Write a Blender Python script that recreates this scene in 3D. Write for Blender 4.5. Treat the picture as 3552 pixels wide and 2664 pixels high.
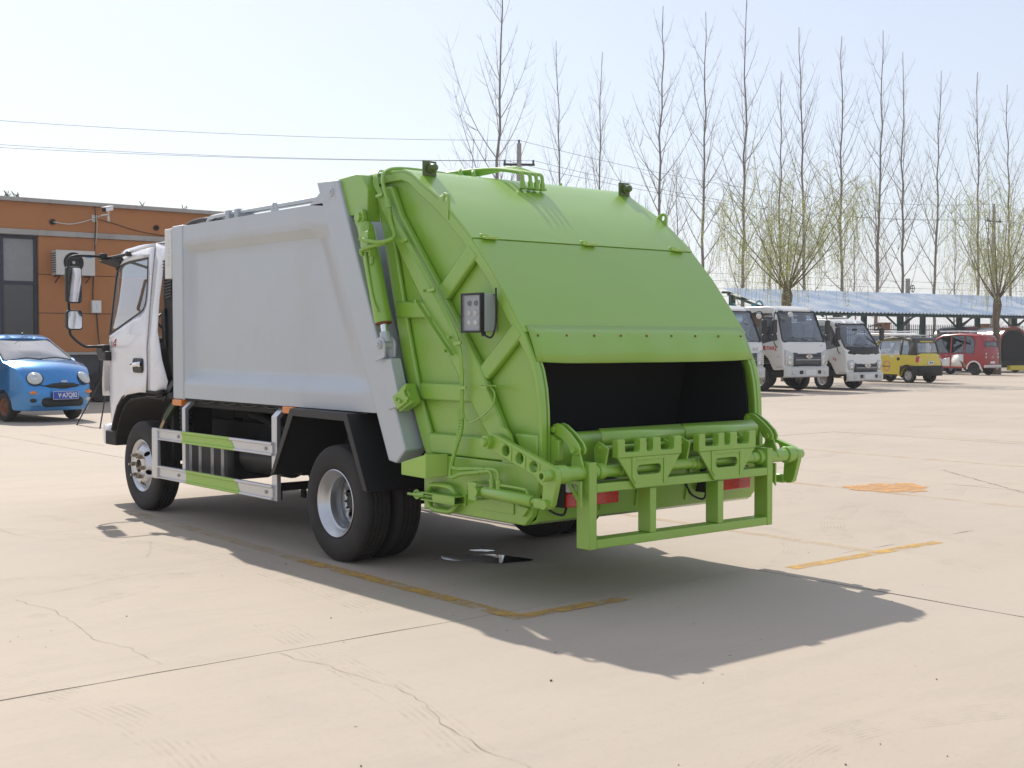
import bpy, bmesh, math, random
from mathutils import Vector, Matrix, geometry
from math import sin, cos, pi, radians as rad
random.seed(7)
S = bpy.context.scene
COL = S.collection
for o in list(bpy.data.objects): bpy.data.objects.remove(o)

# ------------------------------------------------------------------ camera
cd = bpy.data.cameras.new('camera'); cam = bpy.data.objects.new('camera', cd); COL.objects.link(cam)
cam.location = (-5.45, -7.1, 1.45)
cam.rotation_euler = (rad(90-1.88), 0, rad(-39.44))
cd.sensor_fit = 'HORIZONTAL'; cd.sensor_width = 36; cd.lens = 44.42
cd.clip_start = .05; cd.clip_end = 5000
S.camera = cam
# ------------------------------------------------------------------ sky, sun, exposure
SUN = Vector((.228, 1.015, 1.0)).normalized()
W = bpy.data.worlds.new('World'); S.world = W; W.use_nodes = True
nt = W.node_tree; bg = nt.nodes['Background']
sky = nt.nodes.new('ShaderNodeTexSky'); sky.sky_type = 'NISHITA'; sky.sun_disc = False
sky.sun_elevation = math.asin(SUN.z); sky.sun_rotation = math.atan2(SUN.x, SUN.y)
sky.altitude = 50; sky.air_density = 1.0; sky.dust_density = 1.2; sky.ozone_density = 1.5
hz = nt.nodes.new('ShaderNodeMix'); hz.data_type = 'RGBA'; hz.inputs[0].default_value = .5; hz.inputs[7].default_value = (7.0, 7.2, 8.0, 1)   # even spring haze
nt.links.new(sky.outputs[0], hz.inputs[6]); nt.links.new(hz.outputs[2], bg.inputs[0]); bg.inputs[1].default_value = .102
sd = bpy.data.lights.new('sun', 'SUN'); so = bpy.data.objects.new('sun', sd); COL.objects.link(so)
sd.energy = 3.75; sd.angle = rad(.6); sd.color = (1, .93, .84)
so.rotation_euler = SUN.to_track_quat('Z', 'Y').to_euler(); so.location = (20, 60, 60)
S.view_settings.view_transform = 'Standard'; S.view_settings.look = 'None'
S.view_settings.gamma = 1; S.view_settings.use_curve_mapping = False
S.view_settings.exposure = .38
S.render.engine = 'CYCLES'
S.cycles.max_bounces = 7; S.cycles.diffuse_bounces = 3; S.cycles.glossy_bounces = 3; S.cycles.transparent_max_bounces = 16

# ------------------------------------------------------------------ materials
MATS = {}
def mat(name, col, rough=.5, metal=0., coat=0., var=.08, vs=4., bump=0., bs=120., spec=.5, em=None, dirt=None, dv=.0, cr=.08, wave=0):
    m = bpy.data.materials.new(name); m.use_nodes = True; n = m.node_tree.nodes; l = m.node_tree.links
    p = n['Principled BSDF']
    p.inputs['Roughness'].default_value = rough; p.inputs['Metallic'].default_value = metal
    p.inputs['Coat Weight'].default_value = coat; p.inputs['Coat Roughness'].default_value = cr
    p.inputs['Specular IOR Level'].default_value = spec
    tc = n.new('ShaderNodeTexCoord'); nz = n.new('ShaderNodeTexNoise'); nz.inputs['Scale'].default_value = vs; nz.inputs['Detail'].default_value = 6
    l.new(tc.outputs['Object'], nz.inputs['Vector'])
    mx = n.new('ShaderNodeMix'); mx.data_type = 'RGBA'
    a = [max(0, c*(1-var*1.6)) for c in col]; b = [min(1, c*(1+var*1.6)) for c in col]
    mx.inputs[6].default_value = (*a, 1); mx.inputs[7].default_value = (*b, 1)
    l.new(nz.outputs[0], mx.inputs[0]); out = mx.outputs[2]
    if dirt:
        n2 = n.new('ShaderNodeTexNoise'); n2.inputs['Scale'].default_value = 2.3; n2.inputs['Detail'].default_value = 9; n2.inputs['Roughness'].default_value = .7
        l.new(tc.outputs['Object'], n2.inputs['Vector'])
        rp = n.new('ShaderNodeMapRange'); rp.inputs[1].default_value = .5; rp.inputs[2].default_value = .8; rp.inputs[4].default_value = dv
        l.new(n2.outputs[0], rp.inputs[0])
        m2 = n.new('ShaderNodeMix'); m2.data_type = 'RGBA'; m2.inputs[7].default_value = (*dirt, 1)
        l.new(rp.outputs[0], m2.inputs[0]); l.new(out, m2.inputs[6]); out = m2.outputs[2]
    l.new(out, p.inputs['Base Color'])
    mr = n.new('ShaderNodeMapRange'); mr.inputs[3].default_value = max(0, rough-.06); mr.inputs[4].default_value = min(1, rough+.08)
    l.new(nz.outputs[0], mr.inputs[0]); l.new(mr.outputs[0], p.inputs['Roughness'])
    if bump:
        nb = n.new('ShaderNodeTexNoise'); nb.inputs['Scale'].default_value = bs; nb.inputs['Detail'].default_value = 4
        l.new(tc.outputs['Object'], nb.inputs['Vector'])
        bp = n.new('ShaderNodeBump'); bp.inputs['Strength'].default_value = bump; bp.inputs['Distance'].default_value = .01
        l.new(nb.outputs[0], bp.inputs['Height']); l.new(bp.outputs[0], p.inputs['Normal'])
    if wave:   # slight oil-canning of sheet steel plus orange peel
        nw = n.new('ShaderNodeTexNoise'); nw.inputs['Scale'].default_value = 3.2; nw.inputs['Detail'].default_value = 2; l.new(tc.outputs['Object'], nw.inputs['Vector'])
        bw = n.new('ShaderNodeBump'); bw.inputs['Strength'].default_value = wave; bw.inputs['Distance'].default_value = .03; l.new(nw.outputs[0], bw.inputs['Height'])
        l.new(bw.outputs[0], p.inputs['Normal']); l.new(bw.outputs[0], p.inputs['Coat Normal'])
    if em: p.inputs['Emission Color'].default_value = (*em, 1); p.inputs['Emission Strength'].default_value = 1
    MATS[name] = m; return m
def glassmat(name, tint=(.75, .8, .82), refl=.2, rough=.02, dust=.0):
    """thin pane: see-through, mirror-like part that grows at grazing angles, a film of dust"""
    m = bpy.data.materials.new(name); m.use_nodes = True; n = m.node_tree.nodes; l = m.node_tree.links
    out = n['Material Output']; n.remove(n['Principled BSDF'])
    tr = n.new('ShaderNodeBsdfTransparent'); tr.inputs[0].default_value = (*tint, 1)
    gl = n.new('ShaderNodeBsdfGlossy'); gl.inputs[0].default_value = (.92, .95, 1, 1); gl.inputs[1].default_value = rough
    lw = n.new('ShaderNodeLayerWeight'); lw.inputs[0].default_value = .5; fr = n.new('ShaderNodeMath'); fr.operation = 'POWER'; fr.inputs[1].default_value = 3.5; l.new(lw.outputs['Facing'], fr.inputs[0])
    mr = n.new('ShaderNodeMapRange'); mr.inputs[3].default_value = refl; mr.inputs[4].default_value = 1; l.new(fr.outputs[0], mr.inputs[0])
    ms = n.new('ShaderNodeMixShader'); l.new(mr.outputs[0], ms.inputs[0]); l.new(tr.outputs[0], ms.inputs[1]); l.new(gl.outputs[0], ms.inputs[2])
    df = n.new('ShaderNodeBsdfDiffuse'); df.inputs[0].default_value = (.55, .53, .5, 1)
    nz = n.new('ShaderNodeTexNoise'); nz.inputs['Scale'].default_value = 3; nz.inputs['Detail'].default_value = 6; tc = n.new('ShaderNodeTexCoord'); l.new(tc.outputs['Object'], nz.inputs['Vector'])
    dr = n.new('ShaderNodeMapRange'); dr.inputs[3].default_value = dust*.5; dr.inputs[4].default_value = dust*1.5; l.new(nz.outputs[0], dr.inputs[0])
    m2 = n.new('ShaderNodeMixShader'); l.new(dr.outputs[0], m2.inputs[0]); l.new(ms.outputs[0], m2.inputs[1]); l.new(df.outputs[0], m2.inputs[2]); l.new(m2.outputs[0], out.inputs[0])
    MATS[name] = m; return m
def decal(name, col, cov=.6, scale=6., aniso=(1, 1, 1), rough=.85, lo=.35, hi=.65):
    """worn paint / dust: a real thin sheet whose wear pattern is a noise"""
    m = bpy.data.materials.new(name); m.use_nodes = True; n = m.node_tree.nodes; l = m.node_tree.links
    p = n['Principled BSDF']; out = n['Material Output']; p.inputs['Roughness'].default_value = rough; p.inputs['Base Color'].default_value = (*col, 1)
    g = n.new('ShaderNodeNewGeometry'); mp = n.new('ShaderNodeMapping'); mp.inputs['Scale'].default_value = aniso
    l.new(g.outputs['Position'], mp.inputs[0])
    nz = n.new('ShaderNodeTexNoise'); nz.inputs['Scale'].default_value = scale; nz.inputs['Detail'].default_value = 8; nz.inputs['Roughness'].default_value = .68
    l.new(mp.outputs[0], nz.inputs['Vector'])
    mr = n.new('ShaderNodeMapRange'); mr.inputs[1].default_value = lo; mr.inputs[2].default_value = hi; mr.inputs[4].default_value = cov
    l.new(nz.outputs[0], mr.inputs[0])
    tr = n.new('ShaderNodeBsdfTransparent'); ms = n.new('ShaderNodeMixShader')
    l.new(mr.outputs[0], ms.inputs[0]); l.new(tr.outputs[0], ms.inputs[1]); l.new(p.outputs[0], ms.inputs[2]); l.new(ms.outputs[0], out.inputs[0])
    MATS[name] = m; return m
mat('green', (.245, .46, .036), .42, coat=1.0, cr=.33, spec=.6, var=.04, vs=2.5, dirt=(.30, .36, .11), dv=.25, wave=.12)
mat('beacon', (.09, .13, .03), .35, coat=.4)  # darker than the tailgate green: backlit shade put into the colour
mat('green_light', (.36, .56, .10), .4, var=.03, dirt=(.4, .4, .3), dv=.2)
mat('grey', (.50, .535, .56), .42, metal=.15, coat=.3, cr=.22, var=.03, vs=1.5, dirt=(.42, .40, .36), dv=.3, wave=.10)
mat('white', (.80, .80, .82), .25, coat=.6, var=.015)
mat('white_dull', (.74, .74, .70), .45, var=.03, dirt=(.5, .45, .38), dv=.3)
mat('black', (.016, .016, .017), .45, var=.15)
mat('black_matt', (.018, .017, .016), .75, var=.25, dirt=(.07, .06, .05), dv=.35)
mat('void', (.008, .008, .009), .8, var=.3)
mat('rubber', (.020, .018, .017), .72, var=.2, vs=9, dirt=(.08, .058, .045), dv=.45)
mat('tread', (.035, .029, .025), .85, var=.25, vs=12, dirt=(.10, .08, .06), dv=.5)
mat('silver', (.62, .63, .65), .32, metal=.75, var=.04, dirt=(.4, .36, .3), dv=.25)
mat('chrome', (.8, .8, .8), .08, metal=1, var=.02)
mat('mirror', (.86, .88, .9), .02, metal=1, var=.0)
mat('brass', (.36, .27, .15), .35, metal=.8, var=.2, vs=30)
mat('steel', (.42, .41, .40), .35, metal=.6, var=.1)
mat('amber', (.75, .22, .03), .25, coat=.4, var=.1, vs=60)
mat('red_lens', (.62, .012, .012), .12, coat=.8, var=.35, vs=70, bump=.5, bs=90)
mat('clear_lens', (.62, .60, .58), .15, coat=.5, var=.2, vs=80)
mat('rust', (.20, .075, .035), .8, var=.3, vs=60)
mat('panel_grey', (.42, .44, .46), .5, var=.05)
mat('red_paint', (.5, .02, .02), .4)
mat('olive', (.05, .07, .025), .6)
mat('seat', (.12, .10, .09), .8, var=.15)
glassmat('glass', (.80, .83, .84), .26, dust=.06)
glassmat('clear_cover', (.9, .92, .92), .08, dust=.10)
M = MATS

# ------------------------------------------------------------------ mesh helpers
def spl(p, k=6):
    p = [Vector(a) for a in p]; q = [p[0]*2-p[1]]+p+[p[-1]*2-p[-2]]; r = []
    for i in range(1, len(q)-2):
        a, b, c, d = q[i-1:i+3]
        for j in range(k):
            t = j/k
            r.append(.5*((2*b)+(c-a)*t+(2*a-5*b+4*c-d)*t*t+(3*b-a-3*c+d)*t**3))
    r.append(p[-1]); return r
def pin(p, poly):
    x, y = p; c = False; j = len(poly)-1
    for i in range(len(poly)):
        a, b = poly[i], poly[j]
        if (a[1] > y) != (b[1] > y) and x < (b[0]-a[0])*(y-a[1])/(b[1]-a[1])+a[0]: c = not c
        j = i
    return c
def segd(p, poly):
    P = Vector(p); d = 9e9
    for i in range(len(poly)):
        a = Vector(poly[i-1]); b = Vector(poly[i]); e = b-a; L = e.length_squared
        t = 0 if L == 0 else max(0, min(1, (P-a).dot(e)/L)); d = min(d, (a+e*t-P).length)
    return d
def cdt(outl, holes=(), step=0):
    vs = []; es = []
    for lp in [outl]+list(holes):
        b = len(vs); vs += [Vector(p) for p in lp]; es += [(b+i, b+(i+1) % len(lp)) for i in range(len(lp))]
    if step:
        xs = [p[0] for p in outl]; ys = [p[1] for p in outl]
        x = min(xs)+step/2
        while x < max(xs):
            y = min(ys)+step/2
            while y < max(ys):
                if pin((x, y), outl) and not any(pin((x, y), h) for h in holes) and min(segd((x, y), lp) for lp in [outl]+list(holes)) > step*.4: vs.append(Vector((x, y)))
                y += step
            x += step
    V, E, F, _, _, _ = geometry.delaunay_2d_cdt(vs, es, [], 0, 1e-6)
    fs = []
    for f in F:
        c = sum((V[i] for i in f), Vector((0, 0)))/len(f)
        if pin(c, outl) and not any(pin(c, h) for h in holes): fs.append(tuple(f))
    return V, fs
AX = {'x': lambda a, p: (a, p[0], p[1]), 'y': lambda a, p: (p[0], a, p[1]), 'z': lambda a, p: (p[0], p[1], a)}
class G:
    def __init__(s): s.v = []; s.f = []
    def add(s, vs, fs):
        b = len(s.v); s.v += [tuple(v) for v in vs]; s.f += [tuple(b+i for i in f) for f in fs]; return s
    def box(s, x0, x1, y0, y1, z0, z1):
        return s.add([(x, y, z) for x in (x0, x1) for y in (y0, y1) for z in (z0, z1)], [(0, 1, 3, 2), (4, 6, 7, 5), (0, 4, 5, 1), (2, 3, 7, 6), (0, 2, 6, 4), (1, 5, 7, 3)])
    def pris(s, ax, pts, a, b):
        f = AX[ax]; n = len(pts)
        return s.add([f(a, p) for p in pts]+[f(b, p) for p in pts], [tuple(range(n)), tuple(range(2*n-1, n-1, -1))]+[(i, (i+1) % n, n+(i+1) % n, n+i) for i in range(n)])
    def plate(s, ax, outl, holes, a, b):
        f = AX[ax]; V, fs = cdt(outl, holes); n = len(V)
        s.add([f(a, p) for p in V]+[f(b, p) for p in V], list(fs)+[tuple(n+i for i in reversed(q)) for q in fs])
        for lp in [outl]+list(holes):
            m = len(lp); s.add([f(a, p) for p in lp]+[f(b, p) for p in lp], [(i, (i+1) % m, m+(i+1) % m, m+i) for i in range(m)])
        return s
    def surf(s, outl, holes, step, fn):
        V, fs = cdt(outl, holes, step); return s.add([fn(p[0], p[1]) for p in V], fs)
    def strip(s, A, B, ax, a, b):
        """band between two 2D polylines, extruded"""
        f = AX[ax]; n = len(A)
        v = [f(a, p) for p in A]+[f(a, p) for p in B]+[f(b, p) for p in A]+[f(b, p) for p in B]; q = []
        for i in range(n-1):
            q += [(i, i+1, n+i+1, n+i), (2*n+i, 3*n+i, 3*n+i+1, 2*n+i+1), (i, 2*n+i, 2*n+i+1, i+1), (n+i, n+i+1, 3*n+i+1, 3*n+i)]
        q += [(0, n, 3*n, 2*n), (n-1, 3*n-1, 4*n-1, 2*n-1)]
        return s.add(v, q)
    def bar(s, p, q, w, h, up=(0, 0, 1)):
        p, q = Vector(p), Vector(q); d = (q-p).normalized(); u = Vector(up); r = d.cross(u)
        if r.length < 1e-4: r = d.cross(Vector((1, 0, 0)))
        r.normalize(); u = r.cross(d)
        vs = [c+r*w/2*a+u*h/2*b for c in (p, q) for a, b in ((-1, -1), (1, -1), (1, 1), (-1, 1))]
        return s.add(vs, [(0, 1, 2, 3), (7, 6, 5, 4)]+[(i, 4+i, 4+(i+1) % 4, (i+1) % 4) for i in range(4)])
    def tube(s, pts, r, n=8, cap=True):
        P = [Vector(p) for p in pts]; m = len(P); R = r if isinstance(r, (list, tuple)) else [r]*m
        d = (P[1]-P[0]).normalized(); u = d.orthogonal().normalized(); vs = []; fs = []
        for i in range(m):
            t = (P[min(i+1, m-1)]-P[max(i-1, 0)])
            t = t.normalized() if t.length > 1e-9 else d
            u = (u-t*u.dot(t)); u = u.normalized() if u.length > 1e-6 else t.orthogonal().normalized()
            w = t.cross(u)
            vs += [P[i]+(u*cos(2*pi*k/n)+w*sin(2*pi*k/n))*R[i] for k in range(n)]
        for i in range(m-1): fs += [(i*n+k, i*n+(k+1) % n, (i+1)*n+(k+1) % n, (i+1)*n+k) for k in range(n)]
        if cap: fs += [tuple(range(n-1, -1, -1)), tuple(range((m-1)*n, m*n))]
        return s.add(vs, fs)
    def lathe(s, prof, o=(0, 0, 0), ax='x', n=32, wob=None):
        """prof: (radius, along-axis) pairs"""
        o = Vector(o); vs = []; m = len(prof)
        for k in range(n):
            a = 2*pi*k/n
            for j, (r, t) in enumerate(prof):
                tt = t+(wob(j, a) if wob else 0)
                c, e = r*cos(a), r*sin(a)
                vs.append(o+Vector({'x': (tt, c, e), 'y': (c, tt, e), 'z': (c, e, tt)}[ax]))
        return s.add(vs, [(k*m+j, k*m+j+1, ((k+1) % n)*m+j+1, ((k+1) % n)*m+j) for k in range(n) for j in range(m-1)])
    def cyl(s, p, q, r, n=16): return s.tube([p, q], r, n)
    def grid(s, rows):
        n = len(rows[0]); return s.add([p for r in rows for p in r], [(i*n+j, i*n+j+1, (i+1)*n+j+1, (i+1)*n+j) for i in range(len(rows)-1) for j in range(n-1)])
    def ball(s, c, rx, ry, rz, n=12, m=8):
        c = Vector(c); rows = []
        for i in range(m+1):
            t = pi*i/m; rows.append([c+Vector((rx*sin(t)*cos(2*pi*k/n), ry*sin(t)*sin(2*pi*k/n), rz*cos(t))) for k in range(n+1)])
        return s.grid(rows)
    def mesh(s, name, m=None, sm=35):
        me = bpy.data.meshes.new(name); me.from_pydata(s.v, [], s.f)
        bm = bmesh.new(); bm.from_mesh(me); bmesh.ops.remove_doubles(bm, verts=bm.verts, dist=1e-5)
        bmesh.ops.recalc_face_normals(bm, faces=bm.faces); bm.to_mesh(me); bm.free()
        if m: me.materials.append(M[m] if isinstance(m, str) else m)
        if sm: me.shade_smooth(); me.set_sharp_from_angle(angle=rad(sm))
        return me
    def obj(s, name, m, par=None, bev=0, sm=35, sol=0, seg=2, sub=0, loc=None):
        o = bpy.data.objects.new(name, s.mesh(name, m, sm)); COL.objects.link(o); o.parent = par
        if loc: o.location = loc
        if bev: k = o.modifiers.new('bev', 'BEVEL'); k.width = bev; k.segments = seg; k.limit_method = 'ANGLE'; k.angle_limit = rad(40)
        if sub: k = o.modifiers.new('sub', 'SUBSURF'); k.levels = k.render_levels = sub
        if sol: k = o.modifiers.new('sol', 'SOLIDIFY'); k.thickness = sol; k.offset = 0
        return o
def tag(o, label=None, cat=None, group=None, kind=None):
    if label: o['label'] = label
    if cat: o['category'] = cat
    if group: o['group'] = group
    if kind: o['kind'] = kind
    return o
def thing(name, label, cat, loc=(0, 0, 0), rz=0, group=None):
    o = bpy.data.objects.new(name, None); COL.objects.link(o); o.empty_display_size = .3
    o.location = loc; o.rotation_euler = (0, 0, rz); return tag(o, label, cat, group)
def inst(me, name, par, loc=(0, 0, 0), rot=(0, 0, 0), sc=(1, 1, 1)):
    o = bpy.data.objects.new(name, me); COL.objects.link(o); o.parent = par; o.location = loc; o.rotation_euler = rot; o.scale = sc; return o
def dup(src, loc=None, rz=None, par=None):
    r = src.copy(); COL.objects.link(r); r.parent = par
    if loc is not None: r.location = loc
    if rz is not None: r.rotation_euler = (0, 0, rz)
    for c in src.children: dup(c, par=r)
    return r
def text(name, s, size, m, par, loc, rot, depth=.001, align='CENTER', shear=0, sx=1, bold=0):
    cu = bpy.data.curves.new(name, 'FONT'); cu.body = s; cu.size = size; cu.extrude = depth; cu.align_x = align; cu.align_y = 'CENTER'; cu.shear = shear; cu.offset = bold
    t = bpy.data.objects.new('tmp_text', cu); COL.objects.link(t)
    me = bpy.data.meshes.new_from_object(t.evaluated_get(bpy.context.evaluated_depsgraph_get())); bpy.data.objects.remove(t)
    me.materials.clear(); me.materials.append(M[m])
    o = bpy.data.objects.new(name, me); COL.objects.link(o); o.parent = par; o.location = loc; o.rotation_euler = rot; o.scale = (sx, 1, 1); return o
def circ(cx, cy, r, n=20, ry=None): return [(cx+r*cos(2*pi*i/n), cy+(ry or r)*sin(2*pi*i/n)) for i in range(n)]
def rrect(x0, x1, y0, y1, r, n=5):
    o = []
    for cx, cy, a in ((x1-r, y1-r, 0), (x0+r, y1-r, 90), (x0+r, y0+r, 180), (x1-r, y0+r, 270)):
        o += [(cx+r*cos(rad(a+90*i/n)), cy+r*sin(rad(a+90*i/n))) for i in range(n+1)]
    return o
def off(pts, d):
    o = []
    for i, p in enumerate(pts):
        a = Vector(pts[max(i-1, 0)]); b = Vector(pts[min(i+1, len(pts)-1)]); t = (b-a).normalized(); o.append((p[0]-t.y*d, p[1]+t.x*d))
    return o
# ================================================================== garbage truck (rear axle on the origin, +y forward)
T = thing('garbage_truck', 'rear-loading garbage truck with white cab, grey box and bright green tailgate', 'truck')
OUT = [(-.18, 2.512), (-.388, 2.520), (-.539, 2.518), (-.628, 2.487), (-.743, 2.414), (-.912, 2.316), (-1.048, 2.216), (-1.167, 2.119), (-1.245, 2.051), (-1.435, 1.854), (-1.582, 1.672), (-1.715, 1.505), (-1.772, 1.40), (-1.822, 1.295), (-1.848, 1.196), (-1.862, 1.074), (-1.866, .939), (-1.864, .785)]
INN = [(-.18, 2.462), (-.388, 2.468), (-.52, 2.466), (-.60, 2.44), (-.705, 2.365), (-.872, 2.265), (-1.0, 2.168), (-1.112, 2.078), (-1.185, 2.012), (-1.37, 1.83), (-1.51, 1.655), (-1.645, 1.49), (-1.728, 1.385), (-1.785, 1.285), (-1.815, 1.19), (-1.834, 1.07), (-1.842, .939), (-1.84, .785)]
FRONT = [(-.768, .765), (-.727, .834), (-.616, 1.072), (-.517, 1.338), (-.43, 1.66), (-.30, 2.15), (-.20, 2.45)]
for sx in (-1, 1):
    G().pris('x', OUT+[(-1.84, .70), (-.78, .70)]+FRONT, sx*.897, sx*.885).obj('side_plate', 'green', T)
    G().strip(OUT, INN, 'x', sx*.935, sx*.868).obj('rim', 'green', T, bev=.005)
    X = (sx*.948, sx*.898)
    G().pris('x', [(-.25, 2.37), (-.557, 1.949), (-.902, 1.524), (-1.23, 1.11), (-1.534, .766), (-1.66, .60), (-1.77, .60), (-1.70, .78), (-1.569, .931), (-1.328, 1.318), (-.93, 1.785), (-.529, 2.246), (-.42, 2.44), (-.27, 2.44)], *X).obj('diagonal_channel', 'green', T, bev=.014)
    X = (sx*.940, sx*.899)
    for q in ([(-.45, 1.71), (-.45, 1.605), (-.86, 1.6), (-.78, 1.7)], [(-.72, 1.205), (-.72, 1.10), (-1.26, 1.10), (-1.18, 1.205)], [(-.80, .90), (-.83, .775), (-1.55, .775), (-1.46, .90)], [(-1.63, .94), (-1.72, .80), (-1.838, .80), (-1.838, .94)]):
        G().pris('x', q, *X).obj('horizontal_channel', 'green', T, bev=.012)
    for q in ([(-.902, 1.777), (-1.205, 2.03), (-1.30, 1.955), (-.985, 1.695)], [(-1.277, 1.277), (-1.62, 1.562), (-1.70, 1.49), (-1.39, 1.235)]):
        G().pris('x', q, *X).obj('cross_channel', 'green', T, bev=.012)
    G().strip(FRONT, [(-.88, .765), (-.835, .87), (-.722, 1.10), (-.63, 1.38), (-.535, 1.70), (-.40, 2.2), (-.31, 2.45)], 'x', sx*.93, sx*.899).obj('front_flange', 'green', T, bev=.01)
    G().pris('x', [(-.78, .432), (-1.74, .431), (-1.80, .49), (-1.86, .66), (-1.86, .772), (-.78, .772)], sx*.952, sx*.91).obj('lower_side_plate', 'green', T, bev=.006)
    # lifting lug on the rim
    G().plate('x', [(-.90, 2.29), (-.945, 2.33), (-.985, 2.347), (-1.012, 2.336), (-1.024, 2.31), (-1.02, 2.18)], [circ(-.988, 2.308, .018, 12)], sx*.942, sx*.925).obj('lifting_lug', 'green', T, bev=.003)
# skins
top = OUT[2:9]
G().strip(off([(-.10, 2.52)]+OUT[1:4], -.014), off([(-.10, 2.52)]+OUT[1:4], 0), 'x', -.935, .935).obj('roof_skin', 'green', T, sm=60)
G().strip(off(OUT[2:9], -.016), off(OUT[2:9], -.002), 'x', -.938, .938).obj('upper_rear_panel', 'green', T, sm=60)
lo = [(-1.250, 2.046), (-1.435, 1.854), (-1.582, 1.672), (-1.715, 1.505)]
G().strip(off(lo, -.012), off(lo, -.001), 'x', -.935, .935).obj('lower_rear_panel', 'green', T, sm=60)
# rubber-like steel flap, slightly wavy along its lower edge
rows = []
for i in range(33):
    x = -.912+1.824*i/32; w = .006*sin(x*7)+.004*sin(x*17+1)
    rows.append([(x, -1.705, 1.545), (x, -1.738-w*.2, 1.497), (x, -1.778-w, 1.42), (x, -1.806-w*1.5, 1.332+.012*(abs(x)/.9)**6)])
G().grid(rows).obj('rear_flap', 'green', T, sm=60, sol=.006)
rv = G().lathe([(0, -.005), (.006, -.004), (.0075, 0)], ax='y', n=10).mesh('rivet', 'rust')
for i in range(9): inst(rv, 'rivet', T, (-.86+1.72*i/8, -1.748, 1.490), (rad(-30), 0, 0))
for x in (-.817, -.02, .785):
    o = G().box(x-.052, x+.052, -1.282, -1.244, 2.056, 2.072).box(x-.05, x-.0, -1.25, -1.215, 2.068, 2.088).obj('panel_hinge', 'green_light', T, bev=.003)
# loading hopper inside
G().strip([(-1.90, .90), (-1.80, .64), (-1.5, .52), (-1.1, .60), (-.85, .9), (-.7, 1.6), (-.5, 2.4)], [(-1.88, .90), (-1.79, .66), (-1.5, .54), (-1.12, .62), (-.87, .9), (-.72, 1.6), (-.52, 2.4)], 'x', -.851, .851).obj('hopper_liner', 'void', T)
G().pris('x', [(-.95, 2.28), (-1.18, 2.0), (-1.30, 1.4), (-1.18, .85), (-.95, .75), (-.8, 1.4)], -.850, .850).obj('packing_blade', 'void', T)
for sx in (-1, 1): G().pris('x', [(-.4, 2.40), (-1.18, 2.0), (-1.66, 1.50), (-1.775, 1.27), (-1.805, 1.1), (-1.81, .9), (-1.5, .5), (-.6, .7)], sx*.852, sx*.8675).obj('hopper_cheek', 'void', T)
G().pris('x', [(-1.80, .945), (-1.865, .942), (-1.898, .915), (-1.912, .86), (-1.905, .81), (-1.885, .765), (-1.85, .735), (-1.81, .72), (-1.76, .76), (-1.76, .92)], -.867, .867).obj('loading_sill', 'green', T, sm=60)
for sx in (-1, 1): G().box(sx*.865, sx*.83, -1.93, -1.90, .80, .915).obj('sill_stop', 'green', T, bev=.004)
G().strip([(-1.88, .72), (-1.862, .66), (-1.80, .455), (-1.74, .432), (-.78, .432)], [(-1.868, .72), (-1.85, .66), (-1.79, .466), (-1.74, .444), (-.78, .444)], 'x', -.909, .909).obj('bottom_skin', 'green', T)
for x in (-.47, -.18, .25): G().bar((x, -1.885, .70), (x+.03, -1.815, .49), .012, .03, (1, 0, 0)).obj('skin_stiffener', 'green', T)
# tail lamps
for x0, x1 in ((-.803, -.387), (.352, .768)):
    lp = G().box(x0, x1, -1.90, -1.80, .532, .675).obj('tail_lamp', 'black_matt', T, bev=.006)
    s = 1 if x0 > 0 else -1
    a, b = (x0+.012, x1-.012)
    cut = a+.15 if s < 0 else b-.15
    G().box(a, b, -1.925, -1.899, .536, .616).obj('red_lens', 'red_lens', lp, bev=.006)
    G().box(min(a, cut) if s < 0 else cut, cut if s < 0 else b, -1.925, -1.899, .619, .671).obj('clear_lens', 'clear_lens', lp, bev=.006)
    G().box(cut+.003 if s < 0 else a, b if s < 0 else cut-.003, -1.925, -1.899, .619, .655).obj('red_lens', 'red_lens', lp, bev=.006)
    G().box(cut+.003 if s < 0 else a, b if s < 0 else cut-.003, -1.922, -1.899, .657, .671).obj('reflector_strip', 'clear_lens', lp)
    G().tube(spl([(x0+.06, -1.86, .53), (x0+.02, -1.87, .49), (x0-.05, -1.84, .52), (x0-.12, -1.85, .6)]), .007, 6).obj('lamp_cable', 'black', lp)
# ---------------------------------------------------------------- bin lifter
F = -2.11
def fbox(n, *a): return G().box(*a).obj(n, 'green', T, bev=.004)
fbox('frame_post', -.803, -.747, F, F+.105, .324, .80); fbox('frame_post', .692, .742, F, F+.105, .324, .80)
fbox('frame_post', -.333, -.283, F+.002, F+.10, .377, .632); fbox('frame_post', .239, .289, F+.002, F+.10, .377, .632)
fbox('frame_bar', -.746, .691, F+.001, F+.10, .326, .376); fbox('frame_bar', -.746, .691, F+.001, F+.10, .633, .682)
for x in (-.85, .79): G().plate('x', [(-1.96, .70), (-2.09, .70), (-2.09, .56)], [[(-2.01, .68), (-2.07, .68), (-2.07, .615)]], x, x+.012).obj('gusset', 'green', T)
TU = (-2.05, .742)
tb = G()
for x0, x1, r in ((-1.0, -.93, .052), (-.929, -.70, .041), (-.70, -.655, .048), (-.655, -.53, .036), (-.53, -.47, .042), (-.47, .05, .032), (.05, .09, .036), (.09, .16, .042), (.16, .60, .032), (.60, .69, .034), (.655, .70, .048), (.70, .93, .041), (.93, 1.0, .052)):
    tb.lathe([(0, x0), (r-.003, x0), (r, x0+.003), (r, x1-.003), (r-.003, x1), (0, x1)], (0, *TU), 'x', 24)
tb.obj('lifter_shaft', 'green', T, sm=40)
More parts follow.
